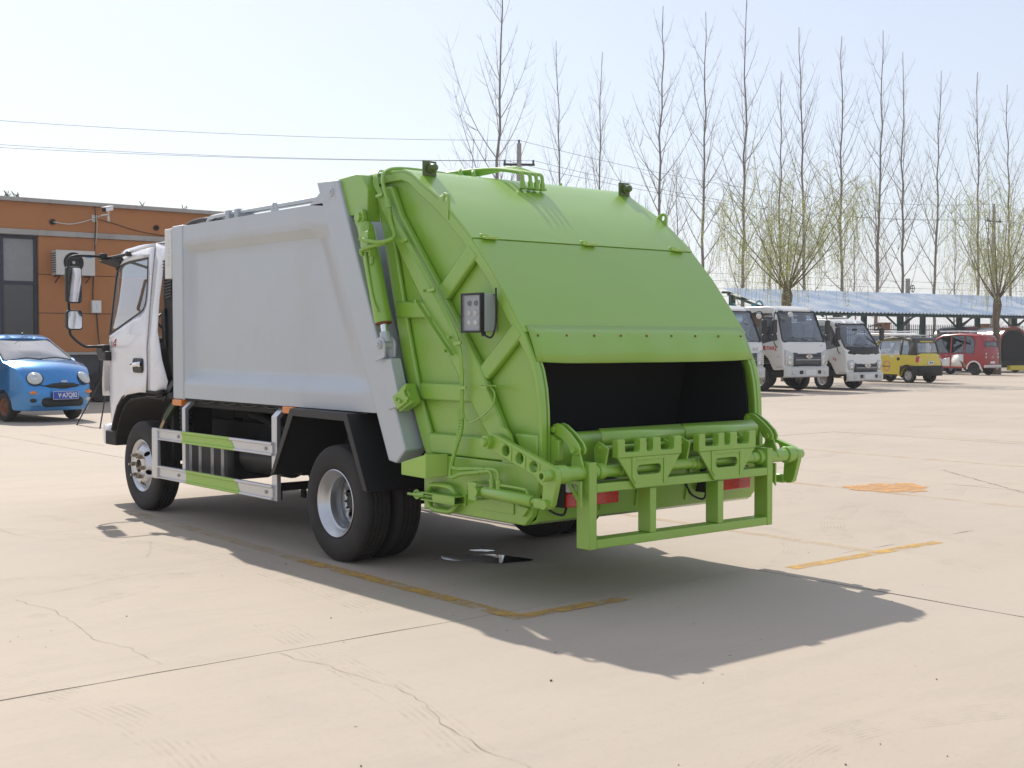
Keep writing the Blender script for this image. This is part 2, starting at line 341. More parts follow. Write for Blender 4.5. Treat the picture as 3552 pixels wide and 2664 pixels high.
for s in (-1, 1):
    G().lathe([(.017, s*1.03), (.018, s*1.096), (.029, s*1.096), (.031, s*1.092), (.031, s*1.0)], (0, *TU), 'x', 20).obj('shaft_end', 'green', T)
    G().lathe([(0, s*1.05), (.0175, s*1.05)], (0, *TU), 'x', 16).obj('bore', 'void', T)
    a = s*1.035; b = s*1.0
    holes = [circ(y, z, .034, 18, .030) for y, z in ((-1.681, .851), (-1.80, .816), (-1.919, .779))]
    ol = [(-1.490, .905), (-1.508, .925), (-1.548, .938), (-1.593, .930), (-2.06, .792), (-2.098, .772), (-2.105, .735), (-2.10, .70), (-2.066, .585), (-2.045, .560), (-2.01, .556), (-1.985, .575), (-1.985, .62), (-1.990, .68), (-1.968, .69), (-1.935, .723), (-1.531, .848), (-1.496, .862), (-1.485, .885)]
    G().plate('x', ol, holes, a, b).obj('lift_arm', 'green', T, bev=.004)
    for y, z in ((-1.681, .851), (-1.80, .816), (-1.919, .779)):
        G().plate('x', [(y+.055, z-.028), (y+.05, z+.048), (y-.052, z+.02), (y-.048, z-.055)], [circ(y, z, .036, 18, .032), ][:1], s*1.039, s*1.034).obj('arm_boss', 'green', T, bev=.002)
    G().lathe([(0, s*1.09), (.02, s*1.088), (.024, s*1.08), (.024, s*1.065)], (0, -1.531, .890), 'x', 16).obj('pivot_pin', 'green', T)
    G().lathe([(0, s*1.066), (.042, s*1.066), (.042, s*1.036), (.036, s*1.034)], (0, -1.531, .890), 'x', 6).obj('pivot_nut', 'green', T, sm=20)
    G().lathe([(0, s*.985), (.09, s*.985), (.09, s*.966), (0, s*.966)], (0, -1.575, .885), 'x', 28).obj('pivot_disc', 'green', T)
    G().lathe([(0, s*1.06), (.026, s*1.06), (.026, s*1.035)], (0, -2.02, .585), 'x', 16).obj('lever_pin', 'green', T)
    # tilt cylinder on the lower side
    cy = G().tube([(s*1.02, -1.468, .601), (s*1.02, -1.475, .601), (s*1.02, -1.88, .588), (s*1.02, -1.892, .588)], [.030, .034, .034, .026], 22).obj('tilt_cylinder', 'green', T)
    G().tube([(s*1.02, -1.89, .588), (s*1.02, -1.94, .586)], .018, 12).obj('piston_rod', 'green', cy)
    G().box(s*1.045, s*.995, -1.99, -1.917, .553, .61).obj('clevis', 'green', cy, bev=.012)
    G().box(s*1.05, s*.953, -1.43, -1.345, .548, .556).box(s*1.05, s*.953, -1.43, -1.345, .642, .65).box(s*1.05, s*1.04, -1.43, -1.345, .556, .642).obj('cylinder_bracket', 'green', cy, bev=.003)
    G().lathe([(0, s*1.064), (.028, s*1.064), (.028, s*1.0)], (0, -1.425, .60), 'x', 18).obj('bracket_pin', 'green', cy)
    for y in (-1.536, -1.597):
        G().tube([(s*1.02, y, .625), (s*1.02, y, .660), (s*1.02, y, .661), (s*1.02, y, .680)], [.014, .014, .017, .017], 10).obj('port_fitting', 'green', cy)
    G().tube(spl([(s*1.02, -1.60, .652), (s*1.02, -1.70, .651), (s*1.02, -1.82, .647), (s*1.02, -1.845, .635), (s*1.02, -1.848, .615)]), .0075, 8).obj('pressure_pipe', 'green', cy)
    # curved latch arms
    arc = [(-1.85, .996), (-1.888, 1.006), (-1.925, .996), (-1.989, .957), (-2.053, .904), (-2.072, .872), (-2.065, .845), (-2.037, .836), (-1.995, .856), (-1.968, .892), (-1.92, .924), (-1.871, .938), (-1.845, .96)]
    for x in (.842, .800): G().pris('x', arc, s*x, s*(x-.014)).obj('latch_arm', 'green', T, bev=.003)
    for y, z in ((-1.87, .97), (-2.03, .866)): G().cyl((s*.86, y, z), (s*.77, y, z), .017, 14).obj('latch_pin', 'green', T)
    G().pris('x', [(-2.045, .885), (-1.99, .83), (-1.985, .74), (-2.10, .74), (-2.06, .83)], s*.826, s*.812).obj('latch_link', 'green', T, bev=.003)
# comb plates
for dx in (0, .654):
    tt = [(-.612, .815), (-.612, .912), (-.605, .918), (-.566, .918), (-.559, .912), (-.557, .852), (-.548, .843), (-.45, .843), (-.442, .852), (-.441, .912), (-.434, .918), (-.397, .918), (-.390, .912), (-.388, .852), (-.38, .843), (-.345, .843), (-.337, .852), (-.336, .912), (-.329, .918), (-.283, .918), (-.276, .912), (-.275, .852), (-.267, .843), (-.175, .843), (-.167, .852), (-.165, .912), (-.158, .918), (-.112, .918), (-.105, .912), (-.105, .815)]
    G().pris('y', [(x+dx, z) for x, z in tt], -2.135, -2.085).obj('comb_plate', 'green', T, bev=.004)
    body = [(-.604, .8145), (-.467, .639), (-.245, .639), (-.108, .8145)]
    slot = rrect(-.457, -.265, .712, .768, .026)
    G().plate('y', [(x+dx, z) for x, z in body], [[(x+dx, z) for x, z in slot]], -2.128, -2.112).obj('comb_web', 'green', T, bev=.003)
    for q in ([(-.50, .8145), (-.50, .70), (-.472, .664), (-.472, .8145)], [(-.248, .8145), (-.248, .655), (-.215, .69), (-.215, .8145)], [(-.471, .8145), (-.471, .795), (-.249, .795), (-.249, .8145)]):
        G().pris('y', [(x+dx, z) for x, z in q], -2.1335, -2.1275).obj('comb_rib', 'green', T, bev=.002)
    for x in (-.655+dx, -.15+dx):
        G().pris('x', [(-2.02, .905), (-2.10, .87), (-2.075, .77), (-2.03, .75), (-1.99, .78), (-1.985, .87)], x, x+.012).obj('comb_hanger', 'green', T, bev=.002)
    G().cyl((-.67+dx, -2.035, .868), (-.12+dx, -2.035, .868), .012, 10).obj('comb_rod', 'green', T)
    xa, xb = (-.640, .030) if dx == 0 else (.034, .722)
    p0 = [(xa+.05, -1.955, .966), (xb-.01 if dx == 0 else xb+.004, -1.955, .966)]
    g = G().grid([[(xa+.05, -1.955, .966), (xa, -2.035, .935), (xa+.022, -2.015, .870)], [(xb+.045 if dx == 0 else xb+.006, -1.955, .966), (xb-.005 if dx == 0 else xb-.034, -2.035, .935), (xb+.012 if dx == 0 else xb-.016, -2.015, .870)]])
    g.obj('pusher_blade', 'green', T, sm=20, sol=.006)
# ---------------------------------------------------------------- small fittings on the tailgate side
wb = [(-1.09, -.735, .72), (-1.09, -.99, .785), (-.953, -1.03, .785), (-.953, -.735, .745), (-1.09, -.735, .645), (-1.09, -.99, .64), (-.953, -1.03, .655), (-.953, -.735, .65)]
G().add(wb, [(0, 1, 2, 3), (7, 6, 5, 4), (0, 4, 5, 1), (1, 5, 6, 2), (2, 6, 7, 3), (3, 7, 4, 0)]).obj('wedge_step', 'green_light', T, bev=.004)
for z0, s in ((.555, 1), (.485, -1)):
    G().tube(spl([(-.965, -.885, z0-s*.01), (-.985, -.89, z0+s*.012), (-.99, -.93, z0+s*.038), (-.99, -1.09, z0+s*.038), (-.985, -1.135, z0+s*.012), (-.965, -1.14, z0-s*.01)]), .016, 10).obj('hand_loop', 'green', T)
G().box(-1.035, -.953, -1.20, -.86, .497, .506).box(-1.035, -.953, -1.20, -.86, .540, .548).box(-1.035, -1.028, -1.20, -.98, .506, .540).box(-.965, -.953, -1.215, -1.195, .49, .555).obj('turnbuckle_box', 'green', T, bev=.002)
G().tube([(-1.0, -1.15, .523), (-1.0, -.68, .517)], .009, 8).tube([(-1.0, -.86, .523), (-1.0, -.78, .521)], .017, 8).obj('turnbuckle', 'green', T)
G().tube(spl([(-1.0, -.80, .535), (-1.0, -.77, .545), (-1.0, -.74, .52), (-1.0, -.77, .497), (-1.0, -.80, .505)]), .007, 8).obj('turnbuckle_ring', 'green', T)
G().box(-.96, -.953, -1.36, -1.655, .485, .56).obj('patch_plate', 'green', T, bev=.002)
G().pris('x', [(-1.70, .545), (-1.75, .484), (-1.80, .535)], -.975, -.953).obj('stop_block', 'green', T)
g = G().pris('x', [(-.56, 1.13), (-.695, 1.20), (-.765, 1.085), (-.63, 1.02)], -1.03, -.955); g.obj('lock_block', 'green', T, bev=.006)
G().pris('x', [(-.575, 1.115), (-.69, 1.172), (-.738, 1.09), (-.625, 1.035)], -1.047, -1.031).obj('lock_cover', 'green', T, bev=.003)
for y, z in ((-.63, 1.10), (-.67, 1.09), (-.73, 1.17), (-.755, 1.11)): G().cyl((-1.062, y, z), (-1.03, y, z), .012, 8).obj('lock_bolt', 'green', T)
# control box with transparent lid
cb = G().box(-1.012, -.90, -1.44, -1.262, 1.512, 1.728).obj('control_box', 'panel_grey', T, bev=.008)
G().plate('x', [(-1.446, 1.506), (-1.256, 1.506), (-1.256, 1.734), (-1.446, 1.734)], [[(-1.432, 1.519), (-1.27, 1.519), (-1.27, 1.721), (-1.432, 1.721)]], -1.030, -1.0).obj('box_frame', 'black', cb, bev=.004)
G().add([(-1.026, -1.432, 1.519), (-1.026, -1.27, 1.519), (-1.026, -1.27, 1.721), (-1.026, -1.432, 1.721)], [(0, 1, 2, 3)]).obj('clear_lid', 'clear_cover', cb)
for i in range(3):
    for y in (-1.325, -1.385):
        z = 1.675-i*.055
        G().lathe([(0, -1.0235), (.013, -1.0235), (.015, -1.018), (.017, -1.013)], (0, y, z), 'x', 14).obj('push_button', ('black', 'clear_lens', 'white_dull')[i] if i else 'black', cb)
G().tube(spl([(-.99, -1.43, 1.51), (-.99, -1.44, 1.49), (-.975, -1.475, 1.48), (-.968, -1.50, 1.53), (-.965, -1.505, 1.60), (-.962, -1.50, 1.76)]), .006, 6).cyl((-.99, -1.42, 1.51), (-.99, -1.425, 1.488), .014, 10).obj('box_cable', 'black', cb)
# hinge bracket at the top, lift cylinder
G().pris('x', [(.124, 2.527), (-.125, 2.540), (-.173, 2.527), (-.252, 2.43), (-.243, 2.225), (-.13, 2.27), (-.025, 2.278), (.058, 2.385), (.10, 2.39)], -1.01, -.91).obj('hinge_bracket', 'green', T, bev=.006)
G().pris('x', [(-.175, 2.30), (-.255, 2.30), (-.27, 2.24), (-.25, 2.18), (-.20, 2.17), (-.165, 2.22)], -1.055, -1.025).obj('cylinder_eye', 'green', T, bev=.004)
G().lathe([(0, -1.072), (.03, -1.072), (.03, -1.05), (.012, -1.05)], (0, -.215, 2.25), 'x', 16).obj('eye_pin', 'green', T)
lc = G().tube([(-1.03, -.255, 2.185), (-1.03, -.262, 2.18), (-1.03, -.452, 1.595), (-1.03, -.458, 1.572)], [.050, .056, .056, .052], 26).obj('lift_cylinder', 'green', T)
G().tube([(-1.03, -.4575, 1.574), (-1.03, -.459, 1.568)], .0535, 26).obj('seal_ring', 'rust', lc)
G().tube([(-1.03, -.458, 1.57), (-1.03, -.475, 1.50)], .024, 18).obj('piston_rod', 'chrome', lc)
G().tube([(-1.03, -.47, 1.515), (-1.03, -.485, 1.45)], [.032, .04], 16).obj('rod_head', 'grey', lc)
for x in (-1.075, -1.0): G().pris('x', [(-.435, 1.44), (-.45, 1.475), (-.485, 1.487), (-.52, 1.47), (-.535, 1.435), (-.53, 1.36), (-.43, 1.33)], x, x+.014).obj('rod_clevis', 'grey', T, bev=.003)
G().cyl((-1.09, -.483, 1.437), (-.97, -.483, 1.437), .028, 18).cyl((-1.1, -.483, 1.437), (-1.09, -.483, 1.437), .014, 12).obj('clevis_pin', 'grey', T)
G().pris('x', [(-.43, 1.345), (-.555, 1.352), (-.66, 1.06), (-.53, 1.03)], -1.045, -.965).obj('cylinder_foot', 'grey', T, bev=.005)
# valve block and spiral hoses on the lift cylinder
G().box(-1.10, -1.045, -.385, -.32, 2.02, 2.15).box(-1.095, -1.05, -.40, -.385, 1.99, 2.08).obj('valve_block', 'green', lc, bev=.004)
for z in (2.155, 1.965): G().tube([(-1.072, -.345-.04*(z < 2), z-.02), (-1.072, -.345-.04*(z < 2), z+.03)], .014, 8).obj('valve_fitting', 'green', lc)
G().tube(spl([(-1.088, -.335, 2.15), (-1.092, -.35, 2.0), (-1.09, -.42, 1.75), (-1.09, -.47, 1.66), (-1.08, -.477, 1.65)]), .008, 8).obj('cylinder_pipe', 'green', lc)
def spiral(pts, r, name='spiral_hose', par=T, m='green', k=10, pitch=.017):
    p = spl(pts, k); L = 0; q = [p[0]]; rr = [r]; d = pitch/4; acc = 0
    for a, b in zip(p, p[1:]):
        e = (b-a).length; t = d-acc
        while t < e: q.append(a+(b-a)*t/e); rr.append(r*(1, 1.04, 1, .72)[len(q) % 4]); t += d
        acc = e-(t-d)
    return G().tube(q, rr, 10).obj(name, m, par, sm=60)
spiral([(-1.0, -.478, 2.30), (-1.0, -.50, 2.21), (-1.01, -.555, 2.115), (-1.05, -.575, 2.088), (-1.08, -.50, 2.073), (-1.10, -.40, 2.085), (-1.10, -.30, 2.105)], .0135)
spiral([(-1.02, -.55, 2.09), (-1.06, -.50, 2.065), (-1.10, -.42, 2.05), (-1.11, -.33, 2.03), (-1.09, -.315, 2.0)], .0135)
# pipe bundle down the diagonal
for k in range(4):
    d = .013*k
    G().tube(spl([(-.45, -.20, 2.55+.01*k), (-.80, -.19-.01*k, 2.56), (-.94, -.235-d, 2.545), (-.985, -.29-d, 2.46), (-.985, -.36-d, 2.37), (-.985, -.50-d, 2.21), (-.985, -.67-d, 2.03), (-.985, -.90-d, 1.775), (-.985, -1.05-d, 1.60), (-.985, -1.16-d*.6, 1.46), (-.985, -1.195-d*.5, 1.34), (-.985, -1.20-d*.5, 1.2), (-.985, -1.195-d*.5, 1.03)]), .0055, 6).obj('hydraulic_pipe', 'green', T)
G().tube(spl([(-.3, -.33, 2.56), (-.75, -.34, 2.57), (-.93, -.36, 2.545), (-.985, -.385, 2.48), (-.99, -.43, 2.38), (-.995, -.46, 2.33)]), .012, 8).cyl((-.995, -.452, 2.35), (-.998, -.478, 2.29), .018, 8).obj('supply_hose', 'green', T)
for y, z in ((-.345, 2.385), (-.62, 2.085), (-.905, 1.77), (-1.165, 1.45), (-1.21, 1.19)): G().bar((-1.0, y+.01, z-.008), (-1.0, y-.06, z+.0), .012, .018).obj('pipe_clip', 'green', T)
G().bar((-.972, -.74, 1.70), (-.972, -1.10, 1.375), .004, .03, (1, 0, 0)).obj('cable_cover', 'green', T)
for y, z in ((-.735, 1.705), (-.815, 1.765), (-1.075, 1.48), (-1.03, 1.40)): G().cyl((-.985, y, z), (-.96, y, z), .009, 8).obj('cover_bolt', 'green', T)
for d in (0, .022):
    G().tube([(-.985, -1.19-d, 1.06), (-.985, -1.19-d, 1.0)], .011, 8).obj('hose_fitting', 'green', T)
spiral([(-.985, -1.192, 1.0), (-.99, -1.18, .90), (-1.0, -1.15, .78), (-1.01, -1.15, .725), (-1.02, -1.20, .712), (-1.02, -1.33, .722), (-1.02, -1.47, .731)], .0125)
spiral([(-.985, -1.214, 1.0), (-.99, -1.205, .92), (-1.005, -1.165, .80), (-1.02, -1.145, .70), (-1.03, -1.17, .66), (-1.03, -1.27, .688), (-1.03, -1.44, .712)], .0125)
G().tube(spl([(-1.02, -1.46, .731), (-1.02, -1.55, .735), (-1.02, -1.59, .72), (-1.02, -1.597, .68)]), .009, 8).obj('hose_end', 'green', T)
G().tube(spl([(-1.03, -1.43, .712), (-1.025, -1.51, .722), (-1.02, -1.532, .705), (-1.02, -1.536, .67)]), .009, 8).obj('hose_end', 'green', T)
G().box(-1.0, -.955, -1.46, -1.40, 1.185, 1.205).box(-1.0, -.94, -1.40, -1.55, 1.203, 1.207).obj('lamp_bracket', 'green', T)
G().tube(spl([(-.98, -1.475, 1.20), (-.98, -1.512, 1.16), (-.98, -1.49, 1.09), (-.98, -1.38, 1.02), (-.98, -1.28, .985), (-.98, -1.225, 1.02), (-.98, -1.215, 1.15), (-.98, -1.22, 1.3)]), .006, 6).obj('hanging_cable', 'green', T)
# beacons on the roof
for x in (-.812, .885):
    b = G().box(x-.052, x+.052, -.655, -.645, 2.492, 2.582).obj('beacon_plate', 'beacon', T, bev=.002)
    G().lathe([(.035, -.655), (.034, -.672), (.028, -.675), (.027, -.69), (.021, -.705), (.009, -.712), (0, -.713)], (x+.008, 0, 2.538), 'y', 20).obj('beacon_lamp', 'beacon', b)
# hydraulic hoses over the roof
for i, x in enumerate((-.126, -.06, -.008, .044)):
    h = G().tube(spl([(x, -.735, 2.475), (x, -.735, 2.535), (x+.0, -.715, 2.56), (x-.01, -.66, 2.575), (x-.06, -.5, 2.60+.008*i), (x-.17, -.33, 2.595), (x-.28, -.15, 2.575), (x-.3, .05, 2.56)]), .0125, 8).obj('roof_hose', 'green', T)
    G().cyl((x, -.74, 2.462), (x, -.736, 2.505), .019, 6).cyl((x, -.742, 2.455), (x, -.741, 2.463), .028, 16).obj('hose_flange', 'green', h)
for x in (-.46, -.35): G().tube(spl([(x, -.52, 2.525), (x, -.50, 2.565), (x+.04, -.45, 2.58), (x+.12, -.35, 2.578), (x+.22, -.25, 2.56), (x+.3, -.15, 2.55)]), .012, 8).obj('roof_hose', 'green', T)
for x, y in ((-.55, -.35), (-.42, -.30), (.30, -.40), (.55, -.35)): G().box(x-.04, x+.04, y-.02, y+.02, 2.528, 2.55).cyl((x, y, 2.55), (x, y, 2.58), .012, 8).obj('roof_valve', 'green', T)
# ---------------------------------------------------------------- grey box body
def sst(a, b, t): t = max(0, min(1, (t-a)/(b-a))); return t*t*(3-2*t)
for sx in (-1, 1):
    side = []
    ny, nz = 60, 44
    for j in range(nz+1):
        z = 1.0+1.39*j/nz; row = []
        yr = .32-(2.39-z)*.472
        for i in range(ny+1):
            y = 2.50-(2.50-yr)*i/ny
            d = min(sst(2.50, 2.38, y), sst(2.25, 2.155, z), sst(1.13, 1.215, z)) * (1-.75*sst(.12, .0, (y-yr)*.45)*sst(1.3, 1.9, z)*.6)
            e = sst(.28, .0, y-yr)
            row.append((sx*(1.0-.058*d*(1-.6*e)), y, z))
        side.append(row)
    G().grid(side).obj('side_panel', 'grey', T, sm=28)
    G().box(sx*1.008, sx*.86, 2.49, 2.69, .985, 2.40).obj('front_post', 'grey', T, bev=.012)
    G().pris('x', [(.343, 2.53), (.075, 2.52), (-.70, .79), (-.60, .70), (-.515, .71)], sx*1.035, sx*.87).obj('rear_post', 'grey', T, bev=.01)
    G().pris('x', [(.49, 2.39), (.34, 2.47), (.30, 2.37)], sx*1.0, sx*.99).obj('post_gusset', 'grey', T)
    G().box(sx*1.012, sx*.90, 2.692, 2.82, 1.975, 2.385).obj('vent_box', 'white_dull', T, bev=.008)
    for k in range(7): G().bar((sx*1.012, 2.73, 2.09+k*.033), (sx*1.012, 2.775, 2.09+k*.033), .012, .009, (1, 0, 0)).obj('vent_louvre', 'white_dull', T)
    G().box(sx*1.037, sx*1.03, .10, .22, 2.395, 2.50).obj('hinge_plate', 'grey', T, bev=.003)
    G().lathe([(0, sx*1.052), (.012, sx*1.052), (.012, sx*1.046), (.03, sx*1.046), (.033, sx*1.036)], (0, .15, 2.445), 'x', 20).obj('hinge_pin', 'grey', T)
    G().plate('x', [(1.065, 2.38), (1.045, 2.435), (1.02, 2.458), (.99, 2.452), (.975, 2.43), (.955, 2.38)], [circ(1.01, 2.425, .018, 12)], sx*.99, sx*.975).obj('lifting_lug', 'grey', T, bev=.003)
    for y0, y1, z0, z1 in ((2.51, 2.68, .935, .986), (.705, .855, .948, .998)):
        G().box(sx*1.02, sx*.95, y0, y1, z0, z1).obj('marker_lamp', 'amber', T, bev=.006)
G().box(-.99, .99, .30, 2.68, 2.36, 2.392).obj('box_roof', 'grey', T, bev=.01)
G().box(-.99, .99, -.2, 2.68, .985, 1.01).obj('box_floor', 'black_matt', T)
G().box(-.95, .95, 2.60, 2.69, 1.0, 2.38).obj('box_front', 'grey', T)
G().pris('x', [(.32, 2.37), (.30, 2.37), (-.45, .80), (-.43, .80)], -.86, .86).obj('box_bulkhead', 'grey', T)
# pipes on the box roof
for k, x in enumerate((-.88, -.84, -.80)):
    G().tube(spl([(x, 2.30, 2.40), (x, 2.26, 2.435), (x, 2.15, 2.45), (x, 1.5, 2.452), (x, .6, 2.455), (x, .25, 2.47)]), (.014, .009, .012)[k], 8).obj('roof_pipe', ('grey', 'black', 'grey')[k], T)
G().tube(spl([(-.82, 2.9, 2.35), (-.82, 2.75, 2.43), (-.80, 2.55, 2.455), (-.8, 2.35, 2.44), (-.8, 2.2, 2.43)]), .022, 10).obj('roof_hose', 'black', T)
for y in (1.9, 1.75): G().box(-.91, -.77, y-.03, y+.03, 2.392, 2.475).obj('pipe_clamp', 'panel_grey', T, bev=.004)
# ---------------------------------------------------------------- chassis, guards, fenders
for sx in (-1, 1):
    G().box(sx*.43, sx*.36, -1.5, 4.1, .60, .78).obj('chassis_rail', 'black_matt', T)
    G().box(sx*.50, sx*.42, -.4, 2.6, .82, .98).obj('subframe', 'black_matt', T)
    fo = [(.895, .515), (.615, .995), (-.12, .99), (-.36, .505)]; fi = [(.88, .51), (.605, .98), (-.113, .976), (-.345, .502)]
    G().strip(fo, fi, 'x', sx*1.09, sx*.56).obj('mudguard', 'black', T)
    fl = [(.84, .53), (.575, .945), (-.085, .94), (-.31, .51)]
    G().strip(fo, fl, 'x', sx*1.094, sx*1.086).obj('mudguard_lip', 'black', T, bev=.003)
    G().pris('x', [(.6, .98), (-.11, .975), (-.33, .6), (.8, .6)], sx*.57, sx*.56).obj('inner_guard', 'black_matt', T)
    for z0, z1 in ((.640, .736), (.320, .428)):
        r = G().box(sx*1.05, sx*1.035, .945, 2.89, z0, z1).obj('guard_rail', 'silver', T)
        for a, b in ((z0, z0+.018), (z1-.022, z1)): G().box(sx*1.063, sx*1.049, .945, 2.89, a, b).obj('rail_lip', 'silver', r, bev=.006)
        yb = 2.43 if z0 > .5 else 2.36; ya = 1.578 if z0 > .5 else 1.495
        G().pris('x', [(yb, z1-.023), (ya, z1-.023), (ya-.05, z0+.019), (yb, z0+.019)], sx*1.053, sx*1.049).obj('green_band', 'green_light', r)
        for a, b, d in ((z0-.001, z0+.019, -.06), (z1-.023, z1+.001, .01)): G().box(sx*1.0645, sx*1.048, ya+d, yb, a, b).obj('green_band', 'green_light', r, bev=.006)
        for y in (2.50, 1.04): G().cyl((sx*1.06, y, (z0+z1)/2), (sx*1.045, y, (z0+z1)/2), .013, 8).obj('rail_bolt', 'steel', r)
    G().box(sx*1.066, sx*1.03, 2.885, 2.99, .315, .738).obj('guard_end', 'silver', T, bev=.008)
    for y0, y1 in ((2.41, 2.465), (.91, .985)):
        G().strip([(sx*1.035, .315), (sx*1.035, .92), (sx*.955, .998), (sx*.6, .998)], [(sx*1.0, .315), (sx*1.0, .905), (sx*.94, .962), (sx*.6, .962)], 'y', y0, y1).obj('guard_bracket', 'silver', T, bev=.004)
# under-body
def ub(n, *a, m='black_matt', bev=.01): return G().box(*a).obj(n, m, T, bev=bev)
tank = ub('fuel_tank', -.86, -.46, 1.98, 2.80, .36, .64, m='black', bev=.04)
for y in (2.1, 2.28, 2.5, 2.68): G().box(-.868, -.5, y-.025, y+.025, .355, .645).obj('tank_strap', 'steel', tank, bev=.01)
G().tube([(-.68, 1.95, .55), (-.68, 1.93, .55), (-.68, 1.30, .55), (-.68, 1.28, .55)], [.10, .125, .125, .10], 20).obj('air_tank', 'black', T)
ub('battery_box', -.80, -.45, .95, 1.25, .48, .78); ub('gearbox', -.22, .22, 2.2, 3.0, .40, .80); ub('engine', -.3, .3, 3.0, 4.0, .42, 1.0)
ub('toolbox', .5, .9, 1.2, 2.4, .4, .75); ub('hydraulic_pump', -.34, -.02, 1.2, 1.75, .50, .8); ub('crossmember', -.43, .43, 1.9, 2.0, .55, .75)
ub('side_floor', -.95, .95, .95, 2.6, .93, .983); ub('skid_bar', -.55, .55, 1.78, 1.86, .27, .33); ub('skid_bar', -.3, .6, 1.35, 1.42, .25, .31)
for x in (-.52, -.3): G().box(x, x+.02, 1.79, 1.85, .20, .29).obj('skid_foot', 'black_matt', T)
G().tube(spl([(-.5, 2.3, .86), (-.55, 2.0, .84), (-.6, 1.6, .78), (-.6, 1.2, .80)]), .03, 8).obj('exhaust_pipe', 'black_matt', T)
G().cyl((-.2, 2.0, .6), (0, .1, .4), .045, 12).obj('drive_shaft', 'black_matt', T)
G().tube([(-.55, .07, .386), (-.25, .07, .386), (-.16, .07, .386), (0, .07, .386), (.16, .07, .386), (.25, .07, .386), (.55, .07, .386)], [.055, .06, .13, .17, .13, .06, .055], 20).obj('rear_axle', 'black_matt', T)
G().cyl((-.8, 3.35, .33), (.8, 3.35, .33), .05, 12).obj('front_axle', 'black_matt', T)
for sx in (-1, 1):
    for k in range(4): G().tube(spl([(sx*.46, .62-.06*k, .60-.012*k), (sx*.46, .3, .50-.012*k), (sx*.46, 0, .465-.012*k), (sx*.46, -.3, .50-.012*k), (sx*.46, -.62+.06*k, .60-.012*k)]), .012, 6).obj('leaf_spring', 'black_matt', T)
G().tube(spl([(-.1, -.55, .36), (0, -.62, .33), (.15, -.66, .36), (.1, -.75, .42)]), .05, 8).obj('brake_chamber', 'black_matt', T)
for k in range(3): G().tube(spl([(-.3+.1*k, -.35, .6), (-.25+.1*k, -.5, .40), (-.2+.12*k, -.6, .37), (-.1+.1*k, -.72, .5)]), .012, 6).obj('air_hose', 'black', T)
for k in range(5): G().tube(spl([(-.97, 2.3-.35*k, .99), (-.975, 2.15-.35*k, .972), (-.97, 2.0-.35*k, .985)], 5), .006, 6).obj('wiring_loom', 'black', T)
# ---------------------------------------------------------------- wheels
TY = [(.222, -.085), (.235, -.098), (.275, -.104), (.31, -.107), (.345, -.104), (.368, -.094), (.381, -.084)]
def tread(): 
    p = []; xs_ = [-.084, -.058, -.054, -.046, -.042, -.018, -.014, -.006, -.002]
    for x in [-.080, -.052]: pass
    g = [-.050, -.017, .017, .050]
    p.append((.3835, -.080))
    for c in g: p += [(.3865, c-.007), (.376, c-.0045), (.376, c+.0045), (.3865, c+.007)]
    p.append((.3835, .080)); return p
def tyre(par, x, y):
    pr = TY+tread()+[(r, -t) for r, t in reversed(TY)]
    G().lathe(pr, (x, y, .387), 'x', 72, wob=lambda j, a: .0028*math.copysign(1, sin(a*36)) if 8 <= j <= 23 else 0).obj('tyre', 'rubber', par, sm=50)
def hexnut(o, r, h, par, m, s=-1): G().lathe([(0, s*h), (r*.8, s*h), (r, s*h*.85), (r, 0)], o, 'x', 6).obj('wheel_nut', m, par, sm=20)
def holes_disc(prof_r0, prof_r1, x0, x1, o, s, nh, hr, par, name, m):
    """conical ring with round hand holes"""
    g = G(); ol = circ(0, 0, prof_r1, 60); hs = [circ(0, 0, prof_r0, 40)]
    for k in range(nh):
        a = 2*pi*k/nh+.3; rr = (prof_r0+prof_r1)/2; hs.append(circ(rr*cos(a), rr*sin(a), hr, 14))
    def fn(u, v):
        r = math.hypot(u, v); t = (r-prof_r0)/(prof_r1-prof_r0); return (o[0]+s*(x0+(x1-x0)*t*t*(1.6-.6*t)), o[1]+u, o[2]+v)
    V, fs = cdt(ol, hs, .03); g.add([fn(p[0], p[1]) for p in V], fs); return g.obj(name, m, par, sm=60, sol=.006)
